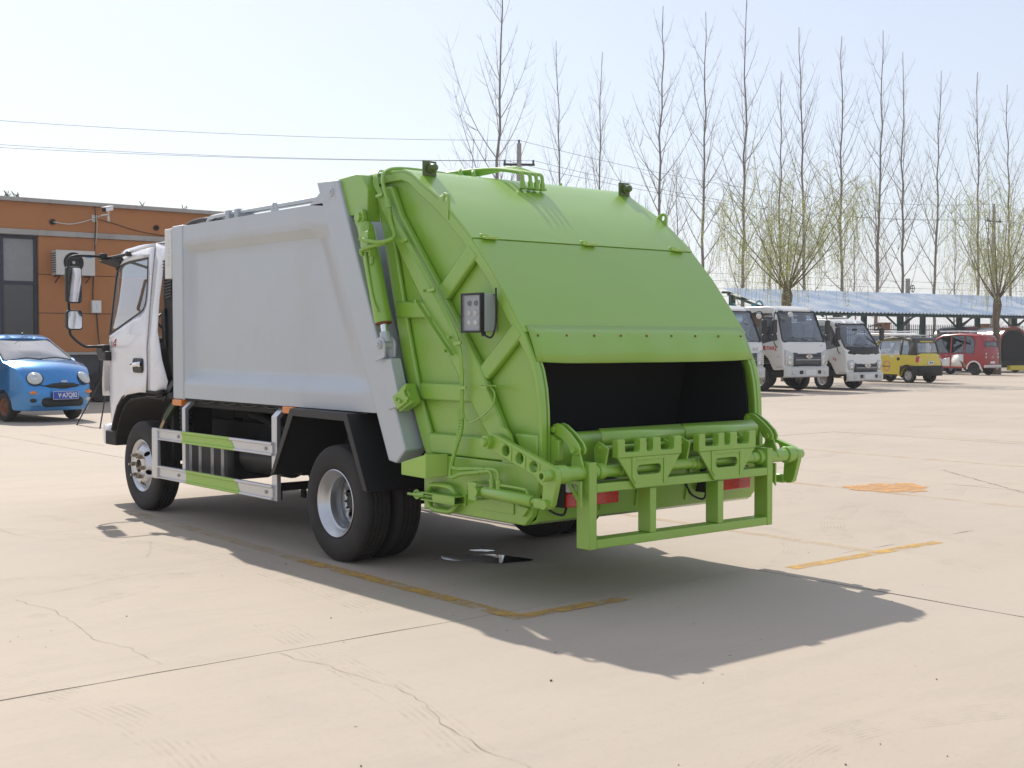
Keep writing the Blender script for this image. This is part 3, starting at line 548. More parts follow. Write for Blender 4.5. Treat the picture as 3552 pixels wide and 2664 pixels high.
for s in (-1, 1):
    w = thing('front_wheel', None, None); w.parent = T; c = s*.905; o = (c, 3.35, .387)
    tyre(w, c, 3.35)
    G().lathe([(.20, -.06), (.195, s*.03), (.205, s*.07), (.219, s*.083), (.226, s*.095), (.221, s*.098), (.212, s*.09), (.196, s*.074), (.188, s*.05)], o, 'x', 48).obj('rim', 'silver', w, sm=50)
    holes_disc(.125, .194, .120, .052, o, s, 6, .022, w, 'wheel_disc', 'silver')
    G().lathe([(.056, s*.121), (.125, s*.121), (.127, s*.118)], o, 'x', 40).obj('hub_face', 'silver', w)
    G().lathe([(0, s*.11), (.03, s*.108), (.045, s*.095), (.05, s*.07), (.066, s*.07)], o, 'x', 24).obj('hub', 'black', w)
    for k in range(6):
        a = 2*pi*k/6+.1; hexnut((c+s*.120, 3.35+.098*cos(a), .387+.098*sin(a)), .019, .032, w, 'brass', s)
        G().cyl((c+s*.13, 3.35+.098*cos(a), .387+.098*sin(a)), (c+s*.172, 3.35+.098*cos(a), .387+.098*sin(a)), .011, 8).obj('stud', 'steel', w)
    w = thing('rear_wheel', None, None); w.parent = T; c = s*.968; ry_ = .07; o = (c, ry_, .387)
    tyre(w, c, ry_); tyre(w, s*.725, ry_)
    G().lathe([(.190, -s*.10), (.188, -s*.03), (.178, -s*.01), (.178, s*.02), (.192, s*.032), (.196, s*.055), (.205, s*.062), (.210, s*.082), (.221, s*.090), (.226, s*.098), (.221, s*.102), (.213, s*.094), (.203, s*.072), (.193, s*.064), (.188, s*.042), (.174, s*.030), (.171, -s*.01), (.182, -s*.035)], o, 'x', 56).obj('rim', 'silver', w, sm=45)
    holes_disc(.085, .186, -.112, -.070, o, s, 6, .026, w, 'wheel_disc', 'silver')
    G().lathe([(0, -s*.02), (.05, -s*.022), (.062, -s*.035), (.064, -s*.09), (.09, -s*.105)], o, 'x', 28).obj('hub', 'black', w)
    for k in range(6):
        a = 2*pi*k/6+.1; hexnut((c-s*.105, ry_+.075*cos(a), .387+.075*sin(a)), .016, .045, w, 'black', s)
    for k in range(8):
        a = 2*pi*k/8; G().cyl((c-s*.09, ry_+.057*cos(a), .387+.057*sin(a)), (c-s*.015, ry_+.057*cos(a), .387+.057*sin(a)), .008, 8).obj('hub_bolt', 'black', w)
    G().cyl((c-s*.05, .20, .43), (c-s*.11, .17, .43), .005, 6).obj('valve_stem', 'brass', w)
    G().lathe([(.19, -.09), (.19, .09)], (s*.725, ry_, .387), 'x', 40).obj('inner_rim', 'silver', w)
# ---------------------------------------------------------------- cab
def xs(z, y=3.5):
    x = .97-max(0, z-1.5)*.13-.02*max(0, (.9-z)/.4)
    if y > 4.02: x -= .16*((y-4.02)/.36)**2
    if y < 3.12: x -= .06*((3.12-y)/.18)**2
    if z > 2.2: x -= .35*(z-2.2)**1.5
    return x
ARCH = [(4.055, .646), (3.995, .76), (3.92, .865), (3.81, .945), (3.70, .985), (3.43, 1.015), (3.1, 1.01), (2.98, 1.03)]
COUT = [(4.30, .646), (4.34, .75), (4.365, 1.1), (4.365, 1.3), (4.36, 1.57), (4.345, 1.85), (4.31, 2.05), (4.25, 2.16), (4.15, 2.25), (4.0, 2.29), (3.7, 2.305), (3.3, 2.31), (2.85, 2.31), (2.84, 1.7), (2.84, 1.25), (2.87, 1.12)]+ARCH[::-1]
WIN = [(4.151, 1.513), (4.174, 1.713), (4.196, 1.94), (4.185, 2.03), (4.155, 2.085), (4.082, 2.139), (3.95, 2.165), (3.845, 2.177), (3.6, 2.187), (3.43, 2.192), (3.40, 2.05), (3.366, 1.861), (3.373, 1.78), (3.40, 1.735), (3.441, 1.714)]
SEAM = [(3.345, 2.283), (3.315, 2.05), (3.29, 1.75), (3.285, 1.4), (3.28, 1.2), (3.293, 1.02)]
for s in (-1, 1):
    door_out = [(4.12, .70), (4.20, .9), (4.24, 1.3), (4.235, 1.5), (4.245, 1.75), (4.24, 1.98), (4.215, 2.08), (4.15, 2.165), (4.05, 2.215), (3.855, 2.245), (3.6, 2.27)]+SEAM+[(3.43, 1.018), (3.70, .988), (3.81, .948), (3.92, .868), (3.998, .765), (4.055, .68)]
    # cab side: front part, rear quarter
    rq = [(p[0]-.010, p[1]) for p in SEAM]+[(3.1, 1.012), (2.99, 1.03), (2.965, 1.12), (3.02, 1.3), (3.085, 1.55), (3.115, 1.83), (3.10, 2.14), (3.06, 2.21), (2.95, 2.25), (2.85, 2.27), (2.85, 2.31), (3.34, 2.312)]
    G().surf(rq, [], .08, lambda y, z: (s*xs(z, y), y, z)).obj('cab_quarter', 'white', T, sm=60, sol=.004)
    fr = [(4.30, .646), (4.34, .75), (4.365, 1.1), (4.365, 1.3), (4.36, 1.57), (4.345, 1.85), (4.31, 2.05), (4.25, 2.16), (4.15, 2.25), (4.0, 2.29), (3.7, 2.312), (3.34, 2.312), (3.345, 2.29)]
    db = [(3.6, 2.277), (3.855, 2.252), (4.05, 2.222), (4.155, 2.172), (4.222, 2.083), (4.247, 1.98), (4.252, 1.75), (4.242, 1.5), (4.247, 1.3), (4.207, .9), (4.127, .70), (4.062, .68), (4.055, .646)]
    G().surf(fr+db, [], .08, lambda y, z: (s*xs(z, y), y, z)).obj('cab_corner', 'white', T, sm=60, sol=.004)
    dr = G().surf(door_out, [WIN], .07, lambda y, z: (s*(xs(z, y)+.004+.006*sst(1.13, 1.08, z)*sst(3.95, 3.7, y)), y, z)).obj('cab_door', 'white', T, sm=50, sol=.006)
    # dark gap behind the seam
    G().tube([(s*(xs(z, y)-.008), y-.005, z) for y, z in SEAM], .009, 6).obj('door_seal', 'black', dr)
    c = Vector((sum(p[0] for p in WIN)/len(WIN), sum(p[1] for p in WIN)/len(WIN)))
    inn = [tuple(c+(Vector(p)-c)*.945) for p in WIN]
    g = G(); n = len(WIN)
    A = [(s*(xs(z, y)+.009), y, z) for y, z in WIN]; B = [(s*(xs(z, y)+.002), y, z) for y, z in inn]
    g.add(A+B, [(i, (i+1) % n, n+(i+1) % n, n+i) for i in range(n)]); g.obj('window_seal', 'black', dr, sol=.008)
    G().surf(inn, [], .12, lambda y, z: (s*(xs(z, y)-.002), y, z)).obj('window_pane', 'glass', dr)
    # handle
    G().surf(rrect(3.345, 3.56, 1.187, 1.314, .035), [], 0, lambda y, z: (s*(xs(z, y)+.010), y, z)).obj('handle_recess', 'black', dr, sol=.012)
    G().tube(spl([(s*.985, 3.575, 1.247), (s*1.0, 3.54, 1.252), (s*1.012, 3.47, 1.258), (s*1.008, 3.40, 1.262), (s*.99, 3.375, 1.262)]), [.012]*6+[.019]*13+[.023]*6, 10).obj('door_handle', 'chrome', dr)
    # badge
    if s < 0:
        text('door_badge', 'D', .075, 'steel', dr, (-.9745-.006, 4.035, 1.428), (rad(90), 0, rad(-90)), .002, shear=.25)
        text('door_badge', '6', .105, 'red_paint', dr, (-.9745-.008, 3.965, 1.44), (rad(90), 0, rad(-90)), .002, shear=.25, bold=.002)
    # wheel-arch lip, lower skirt, liner
    pts = [(s*(xs(z, y)+.004), y, z) for y, z in ARCH]
    G().strip(ARCH, off(ARCH, -.026), 'x', s*.982, s*.93).obj('arch_lip', 'black_matt', T, bev=.006)
    G().strip([(y-.02, z-.03) for y, z in ARCH], [(y-.03, z-.045) for y, z in ARCH], 'x', s*.95, s*.55).obj('arch_liner', 'black_matt', T)
    G().box(s*.955, s*.75, 4.03, 4.275, .515, .645).obj('front_skirt', 'black_matt', T, bev=.01)
    G().box(s*.94, s*.62, 2.84, 3.2, .985, 1.03).obj('cab_sill', 'black_matt', T)
    G().bar((s*.93, 3.05, .97), (s*.93, 2.84, 1.12), .02, .05).obj('step_bracket', 'black', T)
# roof, front, back, floor
rows = []
for y, z0, b in ((2.85, 2.305, .03), (3.0, 2.31, .045), (3.3, 2.31, .055), (3.7, 2.308, .05), (3.95, 2.295, .045), (4.1, 2.27, .035), (4.2, 2.21, .03), (4.27, 2.14, .02), (4.315, 2.05, .01)):
    e = xs(z0, y); rows.append([(sg*x, y, z0+b*(1-(x/e)**4)+.012*(abs(x) > .5 and abs(x) < .7)*(y < 4)) for sg, x in ((-1, e), (-1, e*.985), (-1, e*.95), (-1, .7), (-1, .52), (-1, .3), (1, 0), (1, .3), (1, .52), (1, .7), (1, e*.95), (1, e*.985), (1, e))])
G().grid(rows).obj('cab_roof', 'white', T, sm=60, sol=.004)
FP = [(4.30, .646), (4.34, .75), (4.365, 1.1), (4.365, 1.3), (4.36, 1.5), (4.345, 1.85), (4.315, 2.05)]
rows = [[(x*xs(z, y), y+.10*(1-x*x), z) for x in (-1, -.97, -.8, -.4, 0, .4, .8, .97, 1)] for y, z in FP[:5]]
G().grid(rows).obj('cab_front', 'white', T, sm=60, sol=.004)
rows = [[(x*xs(z, y), y+.10*(1-x*x), z) for x in (-1, -.97, -.8, -.4, 0, .4, .8, .97, 1)] for y, z in FP[4:]]
G().grid(rows).obj('windscreen', 'glass', T, sm=60)
G().box(-.93, .93, 4.22, 4.42, .50, .70).obj('front_bumper', 'white', T, bev=.04)
for s in (-1, 1): G().pris('x', [(4.41, 1.08), (4.37, 1.30), (4.36, 1.25), (4.36, 1.0), (4.40, .95)], s*.93, s*.80).obj('headlamp', 'clear_lens', T, bev=.01)
G().plate('y', [(-.87, 1.02), (.87, 1.02), (.9, 1.5), (.855, 2.305), (-.855, 2.305), (-.9, 1.5)], [rrect(-.6, .6, 1.55, 2.05, .06)], 2.835, 2.845).obj('cab_back', 'white', T)
G().box(-.6, .6, 2.836, 2.842, 1.55, 2.05).obj('back_window', 'glass', T)
G().box(-.9, .9, 2.85, 4.3, .98, 1.05).obj('cab_floor', 'black_matt', T)
G().box(-.88, .88, 3.95, 4.28, 1.05, 1.50).obj('dashboard', 'seat', T, bev=.06)
for x in (-.45, .45):
    st = G().box(x-.25, x+.25, 3.2, 3.75, 1.1, 1.45).obj('seat', 'seat', T, bev=.06)
    G().pris('x', [(3.3, 1.42), (3.16, 1.45), (3.05, 2.0), (3.17, 2.02)], x-.24, x+.24).obj('seat_back', 'seat', st, bev=.05)
    G().box(x-.13, x+.13, 3.05, 3.16, 1.98, 2.16).obj('headrest', 'seat', st, bev=.04)
G().lathe([(.19, -.012), (.205, 0), (.19, .012), (.178, 0), (.19, -.012)], (0, 0, 0), 'z', 28).obj('steering_wheel', 'black', T, loc=(-.42, 3.86, 1.62)).rotation_euler = (rad(35), 0, 0)
# snorkel / intake behind the cab
sn = G().pris('x', [(2.74, 2.20), (3.06, 2.20), (3.10, 2.12), (3.11, 1.83), (3.08, 1.55), (3.02, 1.30), (2.96, 1.15), (2.80, 1.08), (2.72, 1.12), (2.71, 1.5), (2.71, 2.13)], -.90, -.74).obj('air_intake', 'black_matt', T, bev=.02)
for k in range(13): G().bar((-.905, 2.92, 1.84+k*.026), (-.905, 3.085, 1.825+k*.026), .014, .012, (1, 0, 0)).obj('intake_louvre', 'black', sn)
G().pris('x', [(3.03, 1.74), (3.09, 1.72), (3.07, 1.42), (3.01, 1.40)], -.93, -.89).obj('intake_clip', 'black', sn, bev=.01)
for k in range(8): G().lathe([(.04, -.02), (.052, 0), (.04, .02)], (-.86, 2.77, 1.02-.04*k), 'z', 14).obj('intake_bellows', 'black', T)
G().tube(spl([(-.86, 2.76, .75), (-.84, 2.78, .65), (-.80, 2.85, .55), (-.75, 2.9, .5)]), .055, 10).obj('intake_pipe', 'black', T)
G().bar((-.90, 2.74, 1.05), (-.93, 3.02, .80), .03, .05).obj('tilt_stay', 'olive', T)
G().bar((-.93, 3.02, .80), (-.94, 3.08, .72), .015, .035).obj('stay_tip', 'brass', T)
G().box(-.90, -.55, 2.92, 2.96, .45, .95).obj('mud_flap', 'black_matt', T)
# mirrors (left one in view, right one likewise)
for s in (-1, 1):
    mr = thing('wing_mirror', None, None); mr.parent = T
    yb = 4.17
    for x0, x1, z0, z1, r in ((1.192, 1.336, 1.803, 2.132, .03), (1.190, 1.336, 1.562, 1.742, .03)):
        a, b = sorted((s*x0, s*x1))
        G().pris('y', rrect(a, b, z0, z1, r), yb, yb+.055).obj('mirror_housing', 'black', mr, bev=.012)
        G().pris('y', rrect(a+.011, b-.011, z0+.012, z1-.012, r*.8), yb-.002, yb+.001).obj('mirror_glass', 'mirror', mr)
    G().tube(spl([(s*.96, yb+.05, 2.232), (s*1.08, yb+.05, 2.235), (s*1.22, yb+.055, 2.232), (s*1.285, yb+.06, 2.205), (s*1.30, yb+.06, 2.14), (s*1.30, yb+.065, 1.95), (s*1.295, yb+.06, 1.75), (s*1.29, yb+.06, 1.56), (s*1.27, yb+.05, 1.50), (s*1.18, yb+.02, 1.42), (s*1.10, yb, 1.413), (s*.98, yb, 1.413)]), .0125, 10).obj('mirror_arm', 'black', mr)
    G().box(s*1.01, s*.95, yb+.015, yb+.085, 2.205, 2.262).obj('arm_clamp', 'black', mr, bev=.006)
    G().pris('x', [(4.13, 1.43), (4.28, 1.43), (4.29, 1.36), (4.23, 1.29), (4.06, 1.285), (4.06, 1.37), (4.13, 1.375)], s*1.03, s*.955).obj('lower_bracket', 'black', mr, bev=.012)
    G().tube(spl([(s*.96, yb+.12, 2.215), (s*.945, yb+.02, 2.222), (s*.91, 3.98, 2.235), (s*.887, 3.85, 2.245)]), .013, 8).obj('upper_arm', 'black', mr)
    G().add([(s*.985, yb+.13, 2.20), (s*.97, yb+.10, 2.185), (s*.90, 4.10, 2.135), (s*.89, 4.12, 2.11), (s*.89, 3.98, 2.20), (s*.90, 4.02, 2.232)], [(0, 1, 2, 3, 4, 5)]).obj('upper_bracket', 'black', mr, sol=.03)
    G().ball((s*.90, 3.84, 2.245), .022, .055, .026).obj('arm_mount', 'black', mr)
# ================================================================== ground
def concrete():
    m = bpy.data.materials.new('concrete'); m.use_nodes = True; n = m.node_tree.nodes; l = m.node_tree.links; p = n['Principled BSDF']
    g = n.new('ShaderNodeNewGeometry')
    def noise(sc, det=6, ro=.6, mp=None):
        z = n.new('ShaderNodeTexNoise'); z.inputs['Scale'].default_value = sc; z.inputs['Detail'].default_value = det; z.inputs['Roughness'].default_value = ro
        if mp:
            q = n.new('ShaderNodeMapping'); q.inputs['Scale'].default_value = mp; q.inputs['Rotation'].default_value = (0, 0, .35); l.new(g.outputs['Position'], q.inputs[0]); l.new(q.outputs[0], z.inputs['Vector'])
        else: l.new(g.outputs['Position'], z.inputs['Vector'])
        return z.outputs[0]
    def rng(x, a, b, c=0, d=1):
        r = n.new('ShaderNodeMapRange'); r.inputs[1].default_value = a; r.inputs[2].default_value = b; r.inputs[3].default_value = c; r.inputs[4].default_value = d; l.new(x, r.inputs[0]); return r.outputs[0]
    def mix(f, a, b):
        x = n.new('ShaderNodeMix'); x.data_type = 'RGBA'; l.new(f, x.inputs[0])
        for i, c in ((6, a), (7, b)):
            if isinstance(c, tuple): x.inputs[i].default_value = (*c, 1)
            else: l.new(c, x.inputs[i])
        return x.outputs[2]
    c = mix(rng(noise(.35, 8, .62), .35, .68), (.455, .388, .312), (.408, .348, .285))
    c = mix(rng(noise(2.2, 8, .7, (.35, 1.6, 1)), .48, .75, 0, .55), c, (.365, .313, .256))
    c = mix(rng(noise(.9, 9, .75), .56, .80, 0, .5), c, (.338, .308, .28))
    c = mix(rng(noise(11, 6, .7), .55, .78, 0, .4), c, (.47, .413, .346))
    c = mix(rng(noise(75, 4, .6), .66, .76, 0, .55), c, (.20, .175, .15))
    c = mix(rng(noise(.16, 4, .5), .52, .66, 0, .45), c, (.47, .413, .342))
    c = mix(rng(noise(.55, 7, .8), .67, .80, 0, .55), c, (.25, .22, .195))
    c = mix(rng(noise(28, 5, .75), .56, .72, 0, .38), c, (.29, .255, .215))
    v = n.new('ShaderNodeTexVoronoi'); v.inputs['Scale'].default_value = 3.2; v.inputs['Randomness'].default_value = 1; l.new(g.outputs['Position'], v.inputs['Vector'])
    c = mix(rng(v.outputs['Distance'], .018, .03, .75, 0), c, (.12, .10, .085))
    l.new(c, p.inputs['Base Color']); p.inputs['Roughness'].default_value = .82; p.inputs['Specular IOR Level'].default_value = .35
    b = n.new('ShaderNodeBump'); b.inputs['Strength'].default_value = .25; b.inputs['Distance'].default_value = .006
    l.new(noise(60, 6, .7), b.inputs['Height']); l.new(b.outputs[0], p.inputs['Normal'])
    MATS['concrete'] = m
concrete()
mat('earth', (.30, .25, .19), .95, var=.2, vs=.08)
mat('tar', (.06, .052, .046), .9, var=.4, vs=5, dirt=(.34, .29, .24), dv=1.0)
mat('crack', (.19, .165, .14), .95, var=.4, vs=9)
decal('yellow_paint', (.55, .33, .08), .92, 6., (1, 1, 1), .8, .36, .58)
decal('yellow_faint', (.56, .38, .16), .55, 4., (1, 1, 1), .8, .38, .74)
decal('tyre_dust', (.33, .28, .235), .26, 5., (1, 1, 1), .9, .46, .80)
decal('tyre_pale', (.50, .43, .36), .35, 7., (1, 1, 1), .9, .42, .75)
decal('orange_spill', (.60, .31, .10), .85, 7, (1, 1, 1), .75, .34, .56)
GR = tag(G().add([(-900, -900, -.014), (900, -900, -.014), (900, 900, -.014), (-900, 900, -.014)], [(0, 1, 2, 3)]).obj('ground', 'earth', None, sm=0), kind='structure')
G().add([(-10, -9.3, -.0048), (66, -9.3, -.0048), (66, 35, -.0048), (-10, 35, -.0048)], [(0, 1, 2, 3)]).obj('joint_filler', 'tar', GR, sm=0)
XJ = [-10.0, -5.3, .85, 6.23, 11.61, 17.0, 22.38, 27.76, 33.14, 38.5, 43.9, 49.3, 54.7, 60.1, 66]; YJ = [-9.3, -1.86, 5.41, 12.95, 20.2, 27.45, 35]
rnd = random.Random(3)
for i in range(len(XJ)-1):
    for j in range(len(YJ)-1):
        h = .0032; hb = .0014 if j == 1 and i < 3 else h; ht = .0014 if j == 0 and i < 3 else h; x0, x1, y0, y1 = XJ[i]+h*.7, XJ[i+1]-h*.7, YJ[j]+hb, YJ[j+1]-ht
        # slightly ragged edges
        def edge(a, b, k):
            o = []
            for t in range(k): q = Vector(a).lerp(Vector(b), t/k); o.append(q)
            return o
        near = i < 6 and j < 4; k = 26 if near else 3; P = []
        c = Vector(((x0+x1)/2, (y0+y1)/2))
        for a, b in (((x0, y0), (x1, y0)), ((x1, y0), (x1, y1)), ((x1, y1), (x0, y1)), ((x0, y1), (x0, y0))):
            for q in edge(a, b, k):
                e = rnd.random(); d = .012*e**6 if near else 0
                P.append((q.x+(c.x-q.x)/abs(c.x-q.x+1e-9)*d*.9, q.y+(c.y-q.y)/abs(c.y-q.y+1e-9)*d))
        dz = rnd.uniform(-.0012, .0012)
        n = len(P); G().add([(x, y, dz) for x, y in P]+[(x, y, -.013) for x, y in P], [tuple(range(n))]+[(t, n+t, n+(t+1) % n, (t+1) % n) for t in range(n)]).obj('slab', 'concrete', GR, sm=0)
def ribbon(pts, w, z=.0022, jit=0, k=1):
    """flat strip along a ground polyline"""
    P = [Vector((*p, 0)) for p in pts]; q = [P[0]]
    if jit:
        for a, b in zip(P, P[1:]):
            m = max(2, int((b-a).length/.06))
            for t in range(1, m+1):
                d = (b-a).normalized().orthogonal(); d.z = 0
                q.append(a.lerp(b, t/m)+Vector((-(b-a).y, (b-a).x, 0)).normalized()*rnd.uniform(-jit, jit))
    else: q = spl(P, 8) if len(P) > 2 else P
    L = []
    for i, p in enumerate(q):
        t = (q[min(i+1, len(q)-1)]-q[max(i-1, 0)]).normalized(); ww = w*(rnd.uniform(.25, 1.2) if jit else 1)/2
        L.append((p+Vector((-t.y, t.x, 0))*ww, p-Vector((-t.y, t.x, 0))*ww))
    return G().grid([[(a.x, a.y, z), (b.x, b.y, z)] for a, b in L])
CR = [[(-3.11, .16), (-3.1, -.02), (-3.05, -.29), (-3.07, -.5), (-3.09, -.77), (-3.14, -1.06), (-3.1, -1.22), (-3.07, -1.36), (-3.09, -1.74)],
      [(-2.57, -1.89), (-2.57, -2.03), (-2.52, -2.18), (-2.51, -2.37), (-2.5, -2.53), (-2.48, -2.72), (-2.49, -2.87), (-2.56, -3.11), (-2.63, -3.25), (-2.66, -3.41), (-2.7, -3.59), (-2.69, -3.79), (-2.75, -4.2)],
      [(-3.6, .2), (-3.18, .22), (-2.99, .23), (-2.77, .25), (-2.59, .34), (-2.45, .4), (-2.1, .47), (-1.88, .45), (-1.65, .49)],
      [(-2.31, 2.97), (-2.33, 2.62), (-2.25, 2.32), (-2.14, 2.12), (-2.04, 1.92), (-1.89, 1.84), (-1.67, 1.59)], [(-1.67, 1.64), (-1.81, 1.3), (-1.96, 1.01)],
      [(1.27, 13.2), (1.42, 12.91), (1.36, 11.51), (1.37, 10.21)], [(13.38, 5.15), (14.87, 5.24), (16.38, 5.3)], [(28.4, 14.9), (28, 13.5), (29.8, 13.4), (31.5, 13)], [(7.45, .88), (6.1, -.84), (5.6, -1.8)]]
for k, c in enumerate(CR): ribbon(c, .0024 if k < 5 else .012, .0026, .012).obj('crack', 'crack', GR, sm=0)
# painted bay lines
for x, y1 in ((-1.215, .25), (2.03, 2.6), (5.08, 3.2), (8.5, 3.9), (11.9, 4)):
    near = x < 3
    G().grid([[(x-.055, -1.95, .003), (x-.055, y1, .003)], [(x+.055, -1.95, .003), (x+.055, y1, .003)]]).obj('bay_line', 'yellow_paint' if x < 0 else 'yellow_faint', GR, sm=0)
for x0, x1, m in ((-1.27, -.44, 'yellow_paint'), (1.06, 2.75, 'yellow_paint')):
    G().grid([[(x0, -2.055, .003), (x1, -2.055, .003)], [(x0, -1.952, .003), (x1, -1.952, .003)]]).obj('bay_line', m, GR, sm=0)
g = G(); pts = []
for k in range(90):
    a = 2*pi*k/90; r = 1+.10*sin(3*a+1)+.07*sin(7*a)+rnd.uniform(-.09, .07)
    pts.append((5.45+.46*r*cos(a), .22+.36*r*sin(a), .0035))
g.add(pts, [tuple(range(90))]).obj('orange_stain', 'orange_spill', GR, sm=0)
G().grid([[(-1.27, .26, .003), (-1.17, 3.4, .003)], [(-1.16, .26, .003), (-1.06, 3.4, .003)]]).obj('bay_line', 'yellow_faint', GR, sm=0)
# tyre tracks: parallel dusty ribs
def track(pts, m, w=.16, ribs=6):
    P = spl([Vector((*p, 0)) for p in pts], 10); g = G()
    ribs += 2
    for r in range(ribs):
        o = (r-(ribs-1)/2)*w/ribs; rows = []
        for i, p in enumerate(P):
            t = (P[min(i+1, len(P)-1)]-P[max(i-1, 0)]).normalized(); nn = Vector((-t.y, t.x, 0)); a = p+nn*(o-.007); b = p+nn*(o+.007); rows.append([(a.x, a.y, .0016), (b.x, b.y, .0016)])
        g.grid(rows)
    o = g.obj('tyre_track', m, GR, sm=0); tag(o, kind='stuff'); return o
track([(6.41, 1.74), (6.3, 1.5), (5.48, .97), (4.51, .46)], 'tyre_dust'); track([(2.35, -.6), (2.19, -1.03), (1.98, -1.28), (1.69, -1.57), (1.17, -1.86)], 'tyre_dust', .2)
track([(-3.9, -1.0), (-3.55, -2.2), (-3.6, -3.2), (-4.0, -4.2)], 'tyre_dust', .22, 5); track([(-2.3, -1.3), (-2.45, -2.2), (-2.55, -2.9), (-2.75, -3.6)], 'tyre_dust', .2, 4)
track([(-3.3, .9), (-2.6, .6), (-2.0, .2)], 'tyre_dust', .2); track([(-3.2, -.4), (-2.6, -.1), (-2.35, .05)], 'tyre_dust', .15)
track([(-2.6, 3.4), (-1.9, 2.1), (-1.6, .9), (-1.6, -.4), (-1.7, -1.4)], 'tyre_pale', .22, 4); track([(-1.9, 3.9), (-1.5, 2.0), (-1.38, .8), (-1.55, -.9)], 'tyre_dust', .16, 3)
track([(3.2, -1.2), (2.3, -2.1), (1.9, -2.9)], 'tyre_dust', .2); track([(4.2, -.3), (3.0, -.9), (2.2, -1.6)], 'tyre_pale', .2)
track([(4.6, .8), (3.9, .2), (3.1, -.1)], 'tyre_dust', .2); track([(9, 3.2), (7.6, 2.8), (6.8, 3.6), (6.9, 4.6)], 'tyre_pale', .25); track([(12, 5), (10.2, 4.4), (9.3, 5.2), (9.4, 6.6)], 'tyre_pale', .25)
track([(4.3, -.5), (3.4, -1.3), (2.9, -2.4), (2.9, -3.4)], 'tyre_dust', .22); track([(7.2, -.6), (6.2, -.2), (5.4, -.5)], 'tyre_dust', .2)
track([(-.6, -4.6), (-1.6, -4.3), (-2.7, -4.6)], 'tyre_dust', .2); track([(6, 9), (10, 8), (15, 9.5), (22, 12)], 'tyre_dust', .3); track([(5, 6.3), (9, 5.8), (14, 7.5), (23, 10)], 'tyre_dust', .3)
# pebbles
pg = G()
for k in range(55):
    d = rnd.uniform(2, 9)**1.0; a = rad(39.44+rnd.uniform(-22, 22)); x, y = -5.45+d*sin(a), -7.1+d*cos(a); r = rnd.choice((.0025, .003, .004, .006))
    pg.ball((x, y, r*.6), r*rnd.uniform(.8, 1.4), r, r*.7, 6, 4)
tag(pg.obj('pebbles', 'crack', None), 'small dark pebbles and grit scattered on the concrete', 'pebbles', kind='stuff')
# puddle under the truck
mat('water', (.03, .03, .03), .02, var=.1, spec=.9)
for (cx_, cy_, rx, ry, rot) in ((-.235, -.46, .29, .17, -1.05), (-.05, -.20, .08, .045, -.9)):
    pts = []
    for k in range(48):
        a = 2*pi*k/48; r = 1+.12*sin(2*a+1)+.08*sin(5*a); u, v = rx*r*cos(a), ry*r*sin(a); pts.append((cx_+u*cos(rot)-v*sin(rot), cy_+u*sin(rot)+v*cos(rot), .0032))
    tag(G().add(pts, [tuple(range(48))]).obj('puddle', 'water', None, sm=0), kind='structure')
# ================================================================== office building on the left
mat('stucco', (.44, .185, .068), .85, var=.05, vs=.7, bump=.2, bs=180, dirt=(.30, .13, .06), dv=.45)
mat('cement', (.40, .38, .35), .9, var=.12, vs=2, dirt=(.14, .13, .12), dv=.7)
mat('plinth', (.075, .073, .075), .8, var=.15)
mat('frame_blue', (.028, .033, .055), .5)
mat('ac_white', (.60, .59, .55), .5, var=.04, dirt=(.35, .3, .24), dv=.3)
mat('blue_sticker', (.03, .25, .55), .4)
mat('weed', (.12, .14, .05), .8, var=.3)
def pane_mat(name, col, rough=.06):
    m = mat(name, col, rough, var=.25, vs=.9, spec=.8, coat=.3); return m
pane_mat('pane_pale', (.20, .21, .21), .25); pane_mat('pane_dark', (.02, .02, .022), .08)
BY = 23.3
OB = thing('office_building', 'low orange rendered building with grey parapet and dark framed windows', 'building', (7, BY+4, 0))
def ob(g, n, m, par=None, **k):
    g.v = [(x-7, y-BY-4, z) for x, y, z in g.v]; return g.obj(n, m, par or OB, **k)
# facade split by shadow grooves into panels around the window bay
def wall(x0, x1, z0, z1): ob(G().box(x0, x1, BY, BY+.25, z0, z1), 'wall_panel', 'stucco', bev=.006)
for x0, x1 in ((-6, -.5), (4.99, 10.5), (10.515, 16)):
    for z0, z1 in ((1.22, 2.145), (2.16, 3.065), (3.08, 3.985)): wall(x0, x1, z0, z1)
wall(-6, 10.5, 4.125, 4.76); wall(10.515, 16, 4.125, 4.76)
ob(G().box(-5.99, 15.99, BY+.02, BY+.24, .05, 4.75), 'groove_backing', 'plinth') if 0 else None
for x0, x1 in ((-5.9, -.6), (5.05, 15.9)): ob(G().box(x0, x1, BY+.03, BY+.2, .6, 4.0), 'wall_core', 'plinth')
ob(G().box(-6, 16, BY-.06, BY+.26, 3.99, 4.12), 'lintel_band', 'cement', bev=.01)
ob(G().box(-6.1, 16.1, BY-.12, BY+.45, 4.762, 4.86), 'parapet_cap', 'cement', bev=.012)
for x0, x1 in ((-6, -.5), (4.99, 16)):
    ob(G().box(x0, x1, BY-.03, BY+.25, 0, 1.15), 'plinth', 'plinth'); ob(G().box(x0, x1, BY-.10, BY+.24, 1.152, 1.218), 'plinth_ledge', 'cement', bev=.01)
ob(G().box(-5.9, 15.9, BY+8, BY+8.2, 0, 4.75), 'rear_wall', 'stucco'); ob(G().box(-5.9, 15.9, BY+.3, BY+7.9, 4.2, 4.35), 'roof_slab', 'cement')
for x in (-6, 15.8): ob(G().box(x, x+.2, BY+.26, BY+8, 0, 4.75), 'end_wall', 'stucco')
